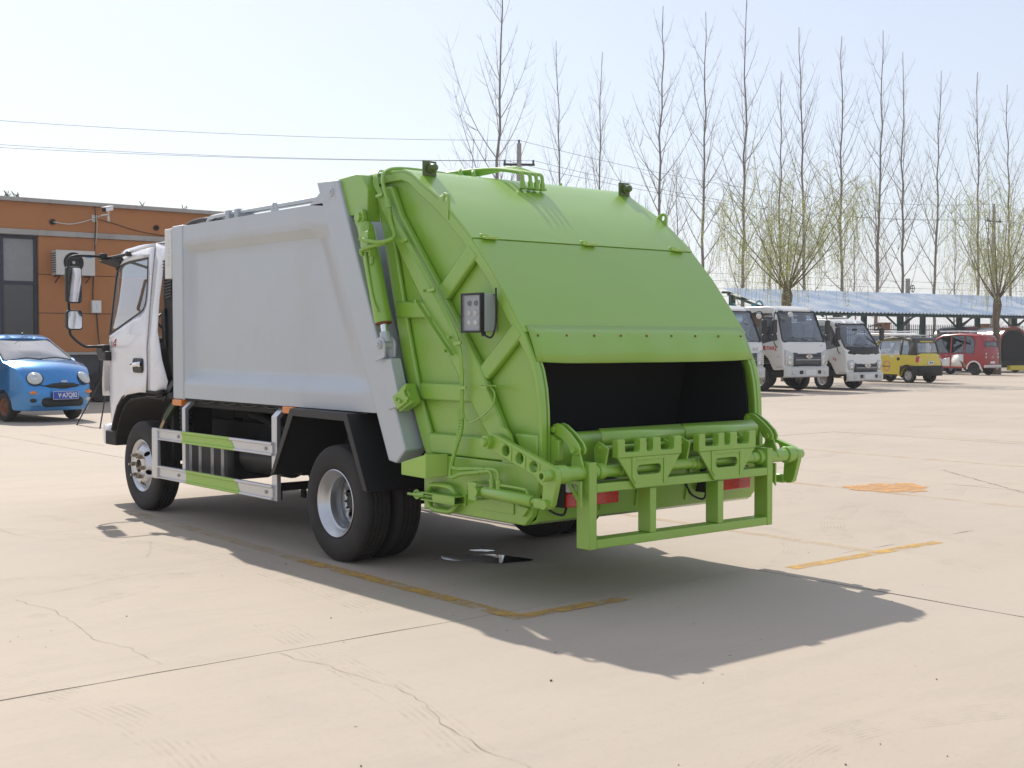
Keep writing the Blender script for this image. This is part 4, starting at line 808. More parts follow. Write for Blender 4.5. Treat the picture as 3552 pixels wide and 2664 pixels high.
# window bay
wf = ob(G().box(-.49, 4.98, BY+.12, BY+.18, .0, .06), 'window_frame', 'frame_blue')
for x in (-.45, .5, 1.3, 2.2, 3.2, 4.16, 4.945): ob(G().box(x-.04, x+.04, BY+.08, BY+.18, .06, 3.985), 'mullion', 'frame_blue', wf)
for z in (3.945, 2.86, .10): ob(G().box(-.41, 4.905, BY+.09, BY+.17, z-.045, z+.045), 'transom', 'frame_blue', wf)
xs_ = (-.41, .46, 1.26, 2.16, 3.16, 4.12, 4.905)
for i in range(6):
    a, b = xs_[i]+(.04 if i else 0), xs_[i+1]-(.04 if i == 5 else 0)
    if i: a = xs_[i]+.08
    b = xs_[i+1] if i < 5 else 4.905
    ob(G().box(a, b, BY+.12, BY+.128, 2.905, 3.90), 'pane', 'pane_pale', wf); ob(G().box(a, b, BY+.12, BY+.128, .145, 2.815), 'pane', 'pane_dark' if i in (5, 3, 1) else 'pane_pale', wf)
ob(G().box(-.4, 4.9, BY+1.5, BY+1.6, 0, 4), 'inner_wall', 'plinth')
for x, z in ((5.32, 4.33), (7.93, 4.34)):
    ob(G().lathe([(.055, BY-.03), (.055, BY+.02), (.075, BY-.001), (.075, BY-.03)], (x, 0, z), 'y', 16), 'vent_sleeve', 'plinth'); ob(G().lathe([(0, BY-.005), (.054, BY-.005)], (x, 0, z), 'y', 16), 'vent_hole', 'void')
# weeds on the parapet
rw_ = random.Random(5); g = G()
for k in range(26):
    x = rw_.choice((4.22, 4.30, 4.5, 7.6, 8.7))+rw_.uniform(-.05, .05); h = rw_.uniform(.05, .16); d = rw_.uniform(-.09, .09)
    g.add([(x-.01, BY, 4.86), (x+.012, BY, 4.86), (x+d+.02, BY-.03, 4.86+h*.7), (x+d*1.6, BY-.05, 4.86+h)], [(0, 1, 2, 3)])
tag(g.obj('parapet_weeds', 'weed', None, sm=0), 'dry weeds sprouting on top of the orange building parapet', 'weeds', kind='stuff')
# air conditioner
AC = thing('air_conditioner', 'white air conditioner outdoor unit hung on the orange wall', 'air conditioner', (5.75, BY-.35, 3.06))
G().plate('y', [(-.47, 0), (.47, 0), (.47, .59), (-.47, .59)], [circ(-.05, .30, .245, 36)], 0, .02).obj('front_panel', 'ac_white', AC, bev=.006)
G().box(-.465, .465, .021, .33, .002, .588).obj('casing', 'ac_white', AC, bev=.01)
G().lathe([(0, -.004), (.24, .004)], (-.05, .0, .30), 'y', 32).obj('fan_well', 'void', AC)
for r in (.06, .11, .16, .21): G().lathe([(r-.003, -.008), (r, -.012), (r+.003, -.008), (r-.003, -.008)], (-.05, 0, .30), 'y', 32).obj('fan_guard_ring', 'plinth', AC)
G().lathe([(0, -.012), (.035, -.011), (.04, -.004)], (-.05, 0, .30), 'y', 16).obj('fan_hub', 'steel', AC)
for k in range(9): G().box(-.473, -.468, .04, .30, .06+k*.055, .085+k*.055).obj('side_louvre', 'plinth', AC)
G().box(.235, .40, -.004, -.001, .425, .47).obj('sticker', 'blue_sticker', AC)
for x in (-.38, .36): G().bar((x, .0, -.02), (x, .34, -.02), .03, .03).bar((x, .04, -.03), (x, .34, -.17), .02, .02).obj('wall_bracket', 'black', AC)
# security camera
CC = thing('security_camera', 'white bullet security camera on a wall arm below the parapet', 'camera', (6.34, BY, 4.48))
G().box(-.06, .06, -.02, -.001, -.09, .08).obj('wall_plate', 'ac_white', CC, bev=.004)
G().tube([(0, -.02, 0), (.02, -.45, .03), (.06, -.78, .03)], .02, 8).obj('arm', 'ac_white', CC)
G().cyl((.06, -.76, .03), (.06, -.76, .11), .022, 8).obj('swivel', 'ac_white', CC)
cb_ = G().add([], []).bar((-.10, -.90, .13), (.18, -.66, .20), .10, .10).obj('camera_housing', 'white', CC, bev=.015)
G().bar((-.115, -.912, .125), (-.095, -.896, .13), .092, .092).obj('lens', 'black', cb_)
G().bar((-.12, -.92, .185), (.17, -.67, .26), .12, .012).obj('sun_hood', 'white', cb_)
G().bar((.05, -.78, .0), (.05, -.78, -.13), .06, .05, (1, 0, 0)).obj('infrared_lamp', 'ac_white', CC, bev=.01)
tag(G().tube(spl([(5.34, BY-.03, 4.33), (5.7, BY-.05, 4.30), (6.0, BY-.05, 4.36), (6.3, BY-.03, 4.46)]), .012, 6).obj('camera_cable', 'ac_white', None), 'thin white cable sagging from the wall hole to the security camera', 'cable')
tag(G().tube(spl([(6.45, BY-.03, 4.46), (6.9, BY-.03, 4.36), (7.5, BY-.03, 4.22), (8.4, BY-.03, 4.12)]), .009, 6).obj('wall_cable', 'black', None), 'black cable slanting down to the right from the security camera', 'cable')
tag(G().tube(spl([(6.34, BY-.03, 4.85), (6.34, BY-.10, 4.5), (6.33, BY-.09, 4.0), (6.32, BY-.04, 3.4), (6.28, BY-.03, 2.5), (6.36, BY-.03, 2.2), (6.4, BY-.03, 1.7), (6.4, BY-.13, 1.15), (6.41, BY-.05, .5)]), .013, 6).obj('down_cable', 'black', None), 'dark cable running down the orange wall past the white meter box', 'cable')
tag(G().tube(spl([(6.40, BY-.05, 4.4), (6.36, BY-.10, 4.05), (6.32, BY-.05, 3.68)]), .008, 6).obj('loose_cable', 'ac_white', None), 'short white cable hanging from the security camera to the air conditioner', 'cable')
MB_ = thing('meter_box', 'small white electrical box fixed to the orange wall', 'electrical box', (6.35, BY, 2.17))
G().box(-.12, .12, -.09, -.001, 0, .31).obj('box_body', 'ac_white', MB_, bev=.006); G().box(-.105, .105, -.095, -.091, .015, .295).obj('box_door', 'white_dull', MB_, bev=.003)
for k in range(4): G().box(-.012, .012, -.098, -.0952, .10+k*.03, .112+k*.03).obj('marking', 'steel', MB_)
# ================================================================== generic vehicle shell
def lin(a, b, n): return [a+(b-a)*i/(n-1) for i in range(n)]
def shell(par, name, prof, pos, holes=(), glazed=(), m='white', bev=.03, step=.16, skip=(), nu=9, glass='glass', mg=.08, sol=.014, seal='black', parts='window_pane', sm=40, frit=.016, gm=.06):
    """body from a side profile: two sides with window holes plus the skin between them; glazed edges get real panes"""
    g = G(); n = len(prof); us = lin(-1, 1, nu); panes = []
    for s in (-1, 1): g.surf(prof, holes, step, lambda y, z: pos(s, y, z))
    for i in range(n):
        if i in skip: continue
        (y0, z0), (y1, z1) = prof[i], prof[(i+1) % n]
        f = lambda u, t, y0=y0, z0=z0, y1=y1, z1=z1: pos(u, y0+(y1-y0)*t, z0+(z1-z0)*t)
        if i in glazed:
            L = math.hypot(y1-y0, z1-z0); hole = rrect(-1+mg, 1-mg, min(gm/L, .2), 1-min(gm/L, .2), .07)
            V, fs = cdt([(u, 0) for u in us]+[(u, 1) for u in reversed(us)], [hole], .22); g.add([f(*p) for p in V], fs); panes.append((f, hole))
        else: g.grid([[f(u, t) for u in us] for t in (0, 1)])
    o = g.obj(name, m, par, bev=bev, sol=sol, sm=sm)
    C_ = Vector((0, sum(p[0] for p in prof)/n, 1.2))
    for f, h in panes:
        G().surf(h, [], .3, lambda u, t: Vector(f(u, t))*.995+C_*.005).obj(parts, glass, o, sm=60)
        q = [Vector(f(*p)) for p in h]; G().tube(q+[q[0]], frit, 4, False).obj('window_seal', seal, o)
    for h in holes:
        for s in (-1, 1):
            G().surf(h, [], .4, lambda y, z: Vector(pos(s*.99, y, z))).obj(parts, glass, o, sm=60)
            q = [Vector(pos(s, *p)) for p in h]; G().tube(q+[q[0]], .014, 4, False).obj('window_seal', seal, o)
    return o
def wheel(par, x, y, r, w, s, hub='silver', hr=.6, name='wheel'):
    e = bpy.data.objects.new(name, None); COL.objects.link(e); e.parent = par
    G().lathe([(r*hr, -w*.42), (r*.72, -w*.5), (r*.9, -w*.5), (r*.985, -w*.38), (r, -w*.2), (r*.98, 0), (r, w*.2), (r*.985, w*.38), (r*.9, w*.5), (r*.72, w*.5), (r*hr, w*.42)], (x, y, r), 'x', 28).obj('tyre', 'rubber', e)
    G().lathe([(0, s*w*.30), (r*.16, s*w*.30), (r*.2, s*w*.18), (r*.42, s*w*.12), (r*.52, s*w*.34), (r*.62, s*w*.42)], (x, y, r), 'x', 24).obj('rim', hub, e)
    for k in range(5):
        a = 2*pi*k/5; G().cyl((x+s*w*.10, y+r*.33*cos(a), r+r*.33*sin(a)), (x+s*w*.17, y+r*.33*cos(a), r+r*.33*sin(a)), r*.06, 8).obj('rim_hole', 'void', e)
    return e
def arch(yc, r, z0, a0=0, a1=180, n=10): return [(yc+r*cos(rad(a0+(a1-a0)*i/n)), z0+r*sin(rad(a0+(a1-a0)*i/n))) for i in range(n+1)]
# ------------------------------------------------------------------ blue hatchback
glassmat('glass_sky', (.70, .75, .75), .35, dust=.30)
mat('car_blue', (.03, .23, .56), .24, metal=.6, coat=1.0, var=.04)
mat('lens_grey', (.55, .57, .55), .12, coat=.6, var=.15, vs=40)
mat('plate_blue', (.02, .08, .40), .4)
mat('plate_white', (.75, .75, .75), .4)
QQ = thing('blue_hatchback', 'small blue hatchback with round headlights parked before the orange building', 'car', (2.74, 16.75, 0), rad(8))
# local: faces -y, front axle at y=0
qp = [(-.70, .22), (-.735, .34), (-.74, .50), (-.725, .62), (-.68, .74), (-.60, .86), (-.45, .965), (-.25, 1.04), (-.02, 1.085), (.80, 1.53), (.98, 1.58), (1.15, 1.597), (1.4, 1.60), (2.0, 1.57), (2.5, 1.45), (2.72, 1.05), (2.78, .6), (2.72, .25)]+arch(2.34, .33, .27, -4, 184, 10)[:]
qp = qp+[(1.9, .22), (.4, .2)]+arch(0, .33, .27, -4, 184, 10)+[(-.38, .22)]
def qpos(u, y, z):
    w = .74
    if z > 1.05: w -= .34*(z-1.05)
    fy = max(0, (-.15-y)/.6); w -= .16*fy**2
    w -= .03*max(0, (.5-z)/.3)
    ry = max(0, (y-2.2)/.6); w -= .12*ry**2
    b = .15*(1-abs(u)**2.4)*min(1, max(0, (.3-y)/.7)) if y < -.02 else (.15*(1-abs(u)**2.4)*.457+.05*(1-u*u)*min(1, (y+.02)/.3) if y < 1.2 else -.05*(1-u*u)*max(0, min(1, (y-2)/.5)))
    zz = z+(.05*(1-u*u) if -.7 < y < .3 and z > .8 else 0)
    return (u*w, y-b, zz)
qw = [[(.34, 1.13), (.70, 1.42), (.95, 1.50), (1.30, 1.51), (1.32, 1.10), (.5, 1.09)], [(1.40, 1.10), (1.38, 1.51), (2.0, 1.48), (2.3, 1.38), (2.42, 1.12)]]
shell(QQ, 'body', qp, qpos, qw, (8, 14), 'car_blue', bev=.05, nu=13, mg=.05, glass='glass_sky', sm=50, skip=tuple(range(28, 31)), step=.12)
G().box(-.64, .64, -.15, 2.6, .20, .95).obj('interior_floor', 'void', QQ); G().box(-.6, .6, .15, .5, .9, 1.08).obj('dashboard', 'seat', QQ, bev=.05)
for x in (-.35, .35): G().box(x-.22, x+.22, 1.1, 1.25, .8, 1.42).obj('seat', 'seat', QQ, bev=.05)
for s in (-1, 1):
    for yy in (0, 2.34): wheel(QQ, s*.64, yy, .27, .16, s, 'rust' if yy == 0 else 'silver')
    x0, y0, z0 = qpos(s*.80, -.66, .78)
    hl = G().ball((0, 0, 0), .135, .06, .135, 24, 12).obj('headlamp', 'lens_grey', QQ, loc=(s*.475, -.735, .80)); hl.rotation_euler = (rad(-38), 0, rad(s*22))
    G().tube([(.142*cos(a), .0, .142*sin(a)) for a in lin(0, 2*pi, 25)], .010, 5, False).obj('headlamp_ring', 'black', hl)
    G().ball((s*.53, -.795, .545), .075, .02, .032, 16, 8).obj('indicator', 'amber', QQ).rotation_euler = (0, 0, 0)
    G().ball((s*.53, -.785, .405), .07, .03, .036, 16, 8).obj('fog_lamp', 'black' if s < 0 else 'lens_grey', QQ)
    G().ball((s*.80, .32, 1.12), .075, .05, .05, 14, 8).obj('door_mirror', 'car_blue', QQ)
G().surf([(-.36, 0), (-.25, -.03), (0, -.045), (.25, -.03), (.36, 0), (.2, .045), (0, .055), (-.2, .045)], [], .1, lambda x, z: (x, -.893+.55*x*x, .665+z)).obj('upper_grille', 'black', QQ, sol=.02)
G().tube(spl([(-.50, -.76, .72), (-.36, -.835, .672), (0, -.91, .625), (.36, -.835, .672), (.50, -.76, .72)]), .007, 5).obj('bonnet_gap', 'black', QQ)
lg = G().surf(rrect(-.40, .40, -.085, .085, .08), [], .1, lambda x, z: (x, -.915+.5*x*x, .37+z)).obj('lower_grille', 'black', QQ, sol=.03)
for k in range(4): G().tube([(x, -.934+.5*x*x, .315+k*.036) for x in lin(-.37, .37, 9)], .006, 5).obj('grille_bar', 'black_matt', lg)
pl = G().box(-.245, .245, -.965, -.95, .42, .565).obj('licence_plate', 'plate_blue', QQ, bev=.003)
for a in ((-.245, .245, .560, .565), (-.245, .245, .42, .425), (-.245, -.240, .425, .56), (.240, .245, .425, .56)): G().box(a[0], a[1], -.968, -.966, a[2], a[3]).obj('plate_border', 'plate_white', pl)
text('plate_number', 'V\u00b7A7Q82', .118, 'plate_white', pl, (.035, -.967, .491), (rad(90), 0, 0), .001, sx=.82, bold=.002)
G().plate('y', circ(0, .745, .062, 24, .017), [circ(0, .745, .05, 24, .010)], -.905, -.885).box(-.03, .03, -.904, -.890, .742, .748).obj('bonnet_badge', 'chrome', QQ)
for a, b in (((-.62, -.08, 1.125), (-.02, -.12, 1.14)), ((-.05, -.12, 1.15), (.58, -.06, 1.13))): G().tube([a, ((a[0]+b[0])/2, -.11, (a[2]+b[2])/2+.035), b], .011, 5).obj('wiper', 'black', QQ)
G().tube([(.06, .80, 1.62), (-.08, .75, 1.74)], .006, 5).cyl((.06, .80, 1.60), (.05, .79, 1.635), .013, 8).obj('antenna', 'black', QQ)
G().box(.38, .50, -.775, -.755, .66, .675).obj('tow_cover', 'black', QQ)
for s in (-1, 1):
    G().tube([Vector(qpos(s*.80, y, z))+Vector((0, -.002, .004)) for y, z in ((-.60, .86), (-.45, .965), (-.25, 1.04), (-.03, 1.082))], .0045, 4, False).obj('bonnet_seam', 'black', QQ)
    G().tube([Vector(qpos(s*1.0, y, z))+Vector((s*.003, 0, 0)) for y, z in ((-.60, .72), (-.45, .70), (-.36, .62))], .005, 4, False).obj('bumper_seam', 'black', QQ)
    G().tube([Vector(qpos(s*1.0, y, z))+Vector((s*.003, 0, 0)) for y, z in ((.42, .30), (.40, .8), (.42, 1.08))], .005, 4, False).obj('door_seam', 'black', QQ)
    G().lathe([(.05, -.062), (.06, -.055)], (0, 0, 0), 'y', 18).obj('lamp_reflector', 'chrome', QQ, loc=(s*.475, -.735, .80)).rotation_euler = (rad(-38), 0, rad(s*22))
G().tube([Vector(qpos(u, -.72, .30))+Vector((0, -.006, 0)) for u in lin(-.97, .97, 15)], .006, 4, False).obj('bumper_lip', 'black', QQ)
# tripod by the cab
TR = thing('tripod_stand', 'thin black tripod stand between the blue car and the truck cab', 'stand', (3.15, 14.35, 0))
for dx, dy in ((-.43, .50), (-.46, -.63), (.55, .05)): G().tube([(dx, dy, .012), (0, 0, 1.15)], .012, 6).ball((dx, dy, .015), .02, .02, .015, 8, 5).obj('leg', 'black', TR)
G().cyl((0, 0, 1.1), (0, 0, 1.32), .018, 8).box(-.04, .04, -.04, .04, 1.12, 1.18).obj('column', 'black', TR)
tag(G().tube(spl([(2.72, 14.8, .01), (2.7, 14.4, .006), (2.66, 14.0, .006), (2.69, 13.72, .01)]), .005, 5).obj('cord', 'black', None), 'thin dark cord on the ground between the tripod feet', 'cord')
e = thing('spare_tyre', 'black tyre leaning against the grey plinth of the orange building', 'tyre', (6.35, BY-.30, .36))
G().lathe([(.2, -.08), (.28, -.10), (.35, -.08), (.37, 0), (.35, .08), (.28, .10), (.2, .08)], (0, 0, 0), 'y', 28).obj('casing', 'rubber', e)
G().lathe([(0, .02), (.12, .02), (.2, -.05)], (0, 0, 0), 'y', 24).obj('rim', 'black_matt', e)
# ------------------------------------------------------------------ parked white trucks
mat('truck_white', (.74, .73, .69), .3, coat=.5, var=.02)
mat('teal', (.03, .20, .22), .5)
mat('bumper_grey', (.62, .61, .58), .5, var=.03)
mat('grille_grey', (.08, .08, .085), .45, metal=.3)
mat('red_text', (.55, .03, .03), .5)
glassmat('glass_blue', (.42, .48, .55), .12, dust=.05)
glassmat('glass_dark', (.16, .16, .18), .14)
def light_truck(label, loc, rz, v, group):
    """cab-over light truck facing -y, front bumper at y=0"""
    t = thing('parked_truck', label, 'truck', loc, rz, group); H = (2.50, 2.52, 2.17)[v]; hw = (.94, .94, .82)[v]; wy = .98; zb = (.66, .66, .5)[v]
    k = 0 if v < 2 else -.32; zw = (1.44, 1.44, 1.24)[v]; g0, g1 = ((.76, 1.12), (.76, 1.12), (.55, .80))[v]; bz, zt = ((.43, .74), (.43, .74), (.27, .54))[v]; R2 = .18*(v == 2)
    pf = [(.06, zb), (.05, 1.0+k*.6), (.09, zw-.03), (.12, zw), (.46+R2, H-.12), (.58+R2, H-.035), (.85+R2, H), (1.75, H), (1.80, H-.08), (1.80, zb+.25), (1.58, zb+.18)]+arch(wy+.05, .50, zb-.02, 22, 158, 8)+[(.45, zb-.02)]
    def pos(u, y, z):
        w = hw-max(0, z-zw)*.12; b = .09*(1-u*u)*max(0, min(1, (.9-y)/.5)); return (u*w, y-b, z+(.02*(1-u*u) if z > H-.07 else 0))
    wins = [[(.30, zw+.10), (.62+.1*(v == 2), H-.22), (1.38, H-.20), (1.42, zw+.22), (1.25, zw+.10), (.8, zw+.0)]]
    bd = shell(t, 'cab', pf, pos, wins, (3,), 'truck_white', bev=.05, glass='glass_blue', mg=.03, step=.2, frit=.030, gm=.035)
    G().plate('y', [(-hw*.9, zb+.25), (hw*.9, zb+.25), (hw*.88, H-.1), (-hw*.88, H-.1)], [rrect(-.6*hw, .6*hw, zw+.1, H-.35, .06)], 1.79, 1.80).obj('cab_back', 'black_matt', bd)
    G().box(-hw*.9, hw*.9, .35, 1.75, zb+.2, zb+.28).obj('cab_floor', 'black_matt', bd); G().box(-hw*.88, hw*.88, .18, .52, zw-.25, zw+.03).obj('dashboard', 'seat', bd, bev=.04)
    for x in (-.45, .45): G().box(x*hw-.22, x*hw+.22, 1.25, 1.4, zw-.3, zw+.5).obj('seat', 'seat', bd, bev=.05)
    G().lathe([(.19, -.015), (.205, 0), (.19, .015), (.175, 0), (.19, -.015)], (0, 0, 0), 'z', 20).obj('steering_wheel', 'black', bd, loc=(.42*hw, .58, zw+.08)).rotation_euler = (rad(-25), 0, 0)
    G().box(-.08, .12, .42, .45, H-.36, H-.29).obj('rear_view_mirror', 'black', bd)
    for x in (-.62*hw, .02): G().tube([(x+.5, -.02, zw+.03), (x+.28, .01, zw+.12), (x-.05, .03, zw+.16)], .010, 5).obj('wiper', 'black', t)
    for s in (-1, 1):
        q = [(.64*hw, 1.13), (.96*hw, 1.24), (.97*hw, .80), (.64*hw, .76)] if v < 2 else [(.52, .82), (.60, .92), (.77, .90), (.80, .80), (.76, .62), (.56, .60)]
        hl = G().surf(q, [], .12, lambda x, z: (s*x, .035-.09*(1-(x/hw)**2)+.10*max(0, x/hw-.93), z)).obj('headlamp', 'lens_grey', t, sol=.03)
        if v < 2:
            for kk in range(6): G().box(s*.90*hw, s*.96*hw, -.003, .012, .82+kk*.06, .86+kk*.06).obj('lamp_segment', 'chrome', hl)
        for kk in (0, 1): G().ball((s*(.76*hw), -.0, (.86, 1.02)[kk] if v < 2 else (.70, .80)[kk]), .07, .02, .06, 12, 6).obj('lamp_reflector', 'chrome', hl)
        # mirror on bent arms
        mr = thing('wing_mirror', None, None); mr.parent = t
        G().pris('y', rrect(min(s*(hw+.12), s*(hw+.30)), max(s*(hw+.12), s*(hw+.30)), zw+.28, zw+.68, .04), .18, .25).obj('mirror_housing', 'black', mr, bev=.02)
        if v < 2: G().pris('y', rrect(min(s*(hw+.12), s*(hw+.30)), max(s*(hw+.12), s*(hw+.30)), zw+.06, zw+.25, .04), .18, .25).obj('mirror_housing', 'black', mr, bev=.02)
        G().tube(spl([(s*(hw-.1), .45, H-.22), (s*(hw+.12), .28, H-.16), (s*(hw+.21), .24, zw+.68), (s*(hw+.21), .24, zw+.1), (s*(hw+.13), .25, zw-.08), (s*(hw-.0), .3, zw-.12)]), .016, 6).obj('mirror_arm', 'black', mr)
    G().surf([(-.66*hw, g1+.03), (.66*hw, g1+.03), (.66*hw, g0-.03), (-.66*hw, g0-.03)], [], .15, lambda x, z: (x, .045-.09*(1-(x/hw)**2)+.05*max(0, abs(x)/hw-.9), z)).obj('face_band', 'black', t, sol=.012)
    gr = G().surf([(-.62*hw, g1), (.62*hw, g1), (.62*hw, g0), (-.62*hw, g0)], [], .15, lambda x, z: (x, .03-.09*(1-(x/hw)**2), z)).obj('grille', 'grille_grey', t, sol=.03)
    for z in (.1, .5, .85): G().tube([(x, .012-.09*(1-(x/hw)**2), g0+(g1-g0)*z) for x in lin(-.56*hw, .56*hw, 9)], .018, 5).obj('grille_bar', 'black' if z != .5 else 'steel', gr)
    G().plate('y', [(-.16, 0), (-.05, .055), (.05, .055), (.16, 0), (.04, -.06), (-.04, -.06)], [[(-.10, .0), (-.035, .032), (.035, .032), (.10, 0), (.025, -.035), (-.025, -.035)]], 0, .02).box(-.085, .085, .002, .018, -.008, .010).obj('emblem', 'chrome', gr, loc=(0, -.10, g0+(g1-g0)*.78))
    bm = G().grid([[(x, -.02-.14*(1-(x/(hw+.03))**2)+.10*max(0, abs(x)/(hw+.03)-.9)*3+dy, z) for x in lin(-hw-.03, hw+.03, 17)] for z, dy in ((bz, .05), (bz+.03, .0), (zt-.04, -.0), (zt, .06), (zt, .3))]).obj('bumper', 'bumper_grey', t, sol=.02, sm=50)
    for s in (-1, 1):
        G().box(s*.66*hw, s*.78*hw, -.13, -.06, bz+.09, bz+.19).obj('fog_lamp', 'lens_grey', bm, bev=.01); G().box(s*.34*hw, s*.48*hw, -.165, -.10, bz+.10, bz+.20).obj('bumper_slot', 'black', bm, bev=.01)
    G().box(-.22, .22, -.175, -.165, bz+.06, bz+.22).obj('plate_holder', 'white_dull', bm, bev=.004)
    for s in (-1, 1):
        wheel(t, s*(hw-.13), wy+.05, .38 if v < 2 else .33, .21, s, 'silver'); wheel(t, s*(hw-.2), wy+(2.9 if v < 2 else 2.5), .38 if v < 2 else .33, .3, s, 'silver')
        G().box(s*.95*hw, s*.5, 1.6, 2.6, .45, .8).obj('side_tank', 'black_matt', t)
        G().box(s*.42, s*.34, .6, 4.9, .6, .8).obj('chassis_rail', 'black_matt', t)
        G().box(s*(hw+.004), s*(hw-.01), .13, .23, .83+k*.4, .90+k*.4).obj('marker_lamp', 'amber', t)
    G().box(-.8, .8, .3, 4.8, .42, .58).obj('underframe', 'black_matt', t)
    return t
TG = 'white trucks parked in a row'
t1 = light_truck('white truck nearest the garbage truck, mostly hidden behind its green tailgate', (22.35, 16.45, 0), rad(-4), 0, TG)
t2 = light_truck('tall white truck with red weight lettering on its door', (24.93, 16.15, 0), rad(-4), 1, TG)
t3 = light_truck('low white truck with a black windscreen base next to the yellow microcar', (27.55, 15.95, 0), rad(-4), 2, TG)
G().surf([(-.74, 1.12), (-.5, 1.05), (0, 1.03), (.5, 1.05), (.74, 1.12), (.76, 1.32), (-.76, 1.32)], [], .1, lambda x, z: (x, .075-.09*(1-(x/.82)**2)+.64*max(0, z-1.225), z)).obj('windscreen_base', 'black', t3, sol=.008)
text('door_lettering', '\u603b\u8d28\u91cf:7360Kg', .15, 'red_text', t2, (-.948, .72, 1.28), (rad(90), 0, rad(-90)), .002, sx=.85, bold=.003)
text('door_lettering', 'H2', .08, 'steel', t2, (-.948, .25, 1.03), (rad(90), 0, rad(-90)), .002)
text('front_lettering', 'Forland', .05, 'steel', t2, (.60, -.02, 1.36), (rad(90), 0, 0), .002)
text('front_lettering', '\u65f6\u4ee3', .12, 'steel', t1, (.55, -.02, 1.25), (rad(90), 0, 0), .002)
text('door_lettering', 'Kg', .12, 'red_text', t3, (-.832, .5, .95), (rad(90), 0, rad(-90)), .002)
G().box(-.95, .95, 2.1, 5.0, .85, 2.2).obj('cargo_box', 'white_dull', t1, bev=.03)
tk = G().lathe([(0, 2.05), (.6, 2.05), (.72, 2.1), (.72, 4.9), (.6, 4.95), (0, 4.95)], (0, 0, 1.62), 'y', 28).obj('water_tank', 'teal', t2)
G().tube(spl([(.15, 2.2, 2.3), (.15, 2.2, 2.62), (.3, 2.2, 2.74), (.45, 2.2, 2.62), (.45, 2.2, 2.3)]), .025, 8).obj('tank_hoop', 'teal', tk)
for x in (-.9, -.1): G().pris('x', [(1.9, 2.45), (2.15, 2.45), (2.15, 2.66)], x, x+.06).obj('spray_bracket', 'teal', tk)
G().box(-.95, .95, 1.9, 2.1, 2.35, 2.47).obj('tank_walkway', 'teal', tk)
G().pris('x', [(1.84, .8), (1.84, 2.1), (2.4, 2.1), (2.7, 1.3), (4.6, 1.3), (4.6, .8)], -.82, .82).obj('loading_bed', 'white_dull', t3, bev=.03)
G().box(-.5, .3, .95, 1.5, 2.2, 2.24).obj('roof_vent', 'white_dull', t3, bev=.015)
sp = thing('spotlight', 'round white convex mirror on a stalk at the tall truck windscreen corner', 'mirror', (0, 0, 0)); bpy.data.objects.remove(sp)
G().tube(spl([(-.85, .48, 2.36), (-.83, .30, 2.33), (-.62, .20, 2.26)]), .014, 6).obj('front_mirror_arm', 'black', t2); G().ball((-.54, .16, 2.27), .10, .05, .085, 16, 10).obj('front_mirror', 'bumper_grey', t2)
G().tube(spl([(-.9, .45, 2.3), (-.95, .2, 2.25), (-1.02, .1, 2.2)]), .014, 6).obj('front_mirror_arm', 'black', t1); G().ball((.80, .1, 2.2), .10, .05, .08, 16, 10).obj('front_mirror', 'bumper_grey', t1)
G().cyl((-.2, 2.3, 2.2), (-.2, 2.3, 2.75), .03, 8).obj('work_lamp_post', 'white_dull', t1); G().lathe([(0, -.16), (.09, -.16), (.09, .14), (0, .16)], (-.2, 2.3, 2.8), 'x', 16).obj('work_lamp', 'white_dull', t1)
# ------------------------------------------------------------------ yellow microcar (seen from behind)
mat('yellow', (.66, .52, .025), .35, coat=.5, var=.03, dirt=(.45, .36, .1), dv=.2)
mat('roof_dark', (.05, .047, .045), .5, var=.1, dirt=(.2, .17, .14), dv=.4)
mat('pink', (.60, .25, .22), .5)
mat('tail_red', (.55, .03, .02), .2, coat=.5)
YC = thing('yellow_microcar', 'yellow electric microcar with black roof and pink ring on its door', 'car', (34.85, 18.75, 0), rad(-7))
# local: faces +y, rear axle at y=0, length 2.6
yp = [(-.40, .30), (-.44, .55), (-.42, .90), (-.36, 1.02), (-.26, 1.50), (-.10, 1.60), (.6, 1.64), (1.25, 1.60), (1.50, 1.50), (1.92, 1.0), (2.25, .86), (2.35, .60), (2.32, .28)]+arch(1.80, .31, .27, -2, 182, 8)+[(1.3, .26), (.5, .26)]+arch(0, .32, .27, -2, 182, 8)
def ypos(u, y, z):
    w = .64-max(0, z-1.0)*.16-.08*max(0, (y-1.6)/.7)**2; b = (.05*(1-u*u) if y < .1 else -.10*(1-u*u)*max(0, (y-1.3))); return (u*w, y-b, z)
yw = [[(-.02, 1.03), (-.06, 1.25), (.05, 1.50), (.28, 1.53), (.28, 1.03)], [(.36, 1.03), (.36, 1.53), (1.22, 1.52), (1.38, 1.45), (1.40, 1.03)], [(1.47, 1.03), (1.47, 1.42), (1.78, 1.05)]]
yb_ = shell(YC, 'body', yp, ypos, yw, (3, 8), 'yellow', bev=.05, step=.14, mg=.10, seal='black', skip=(21, 22))
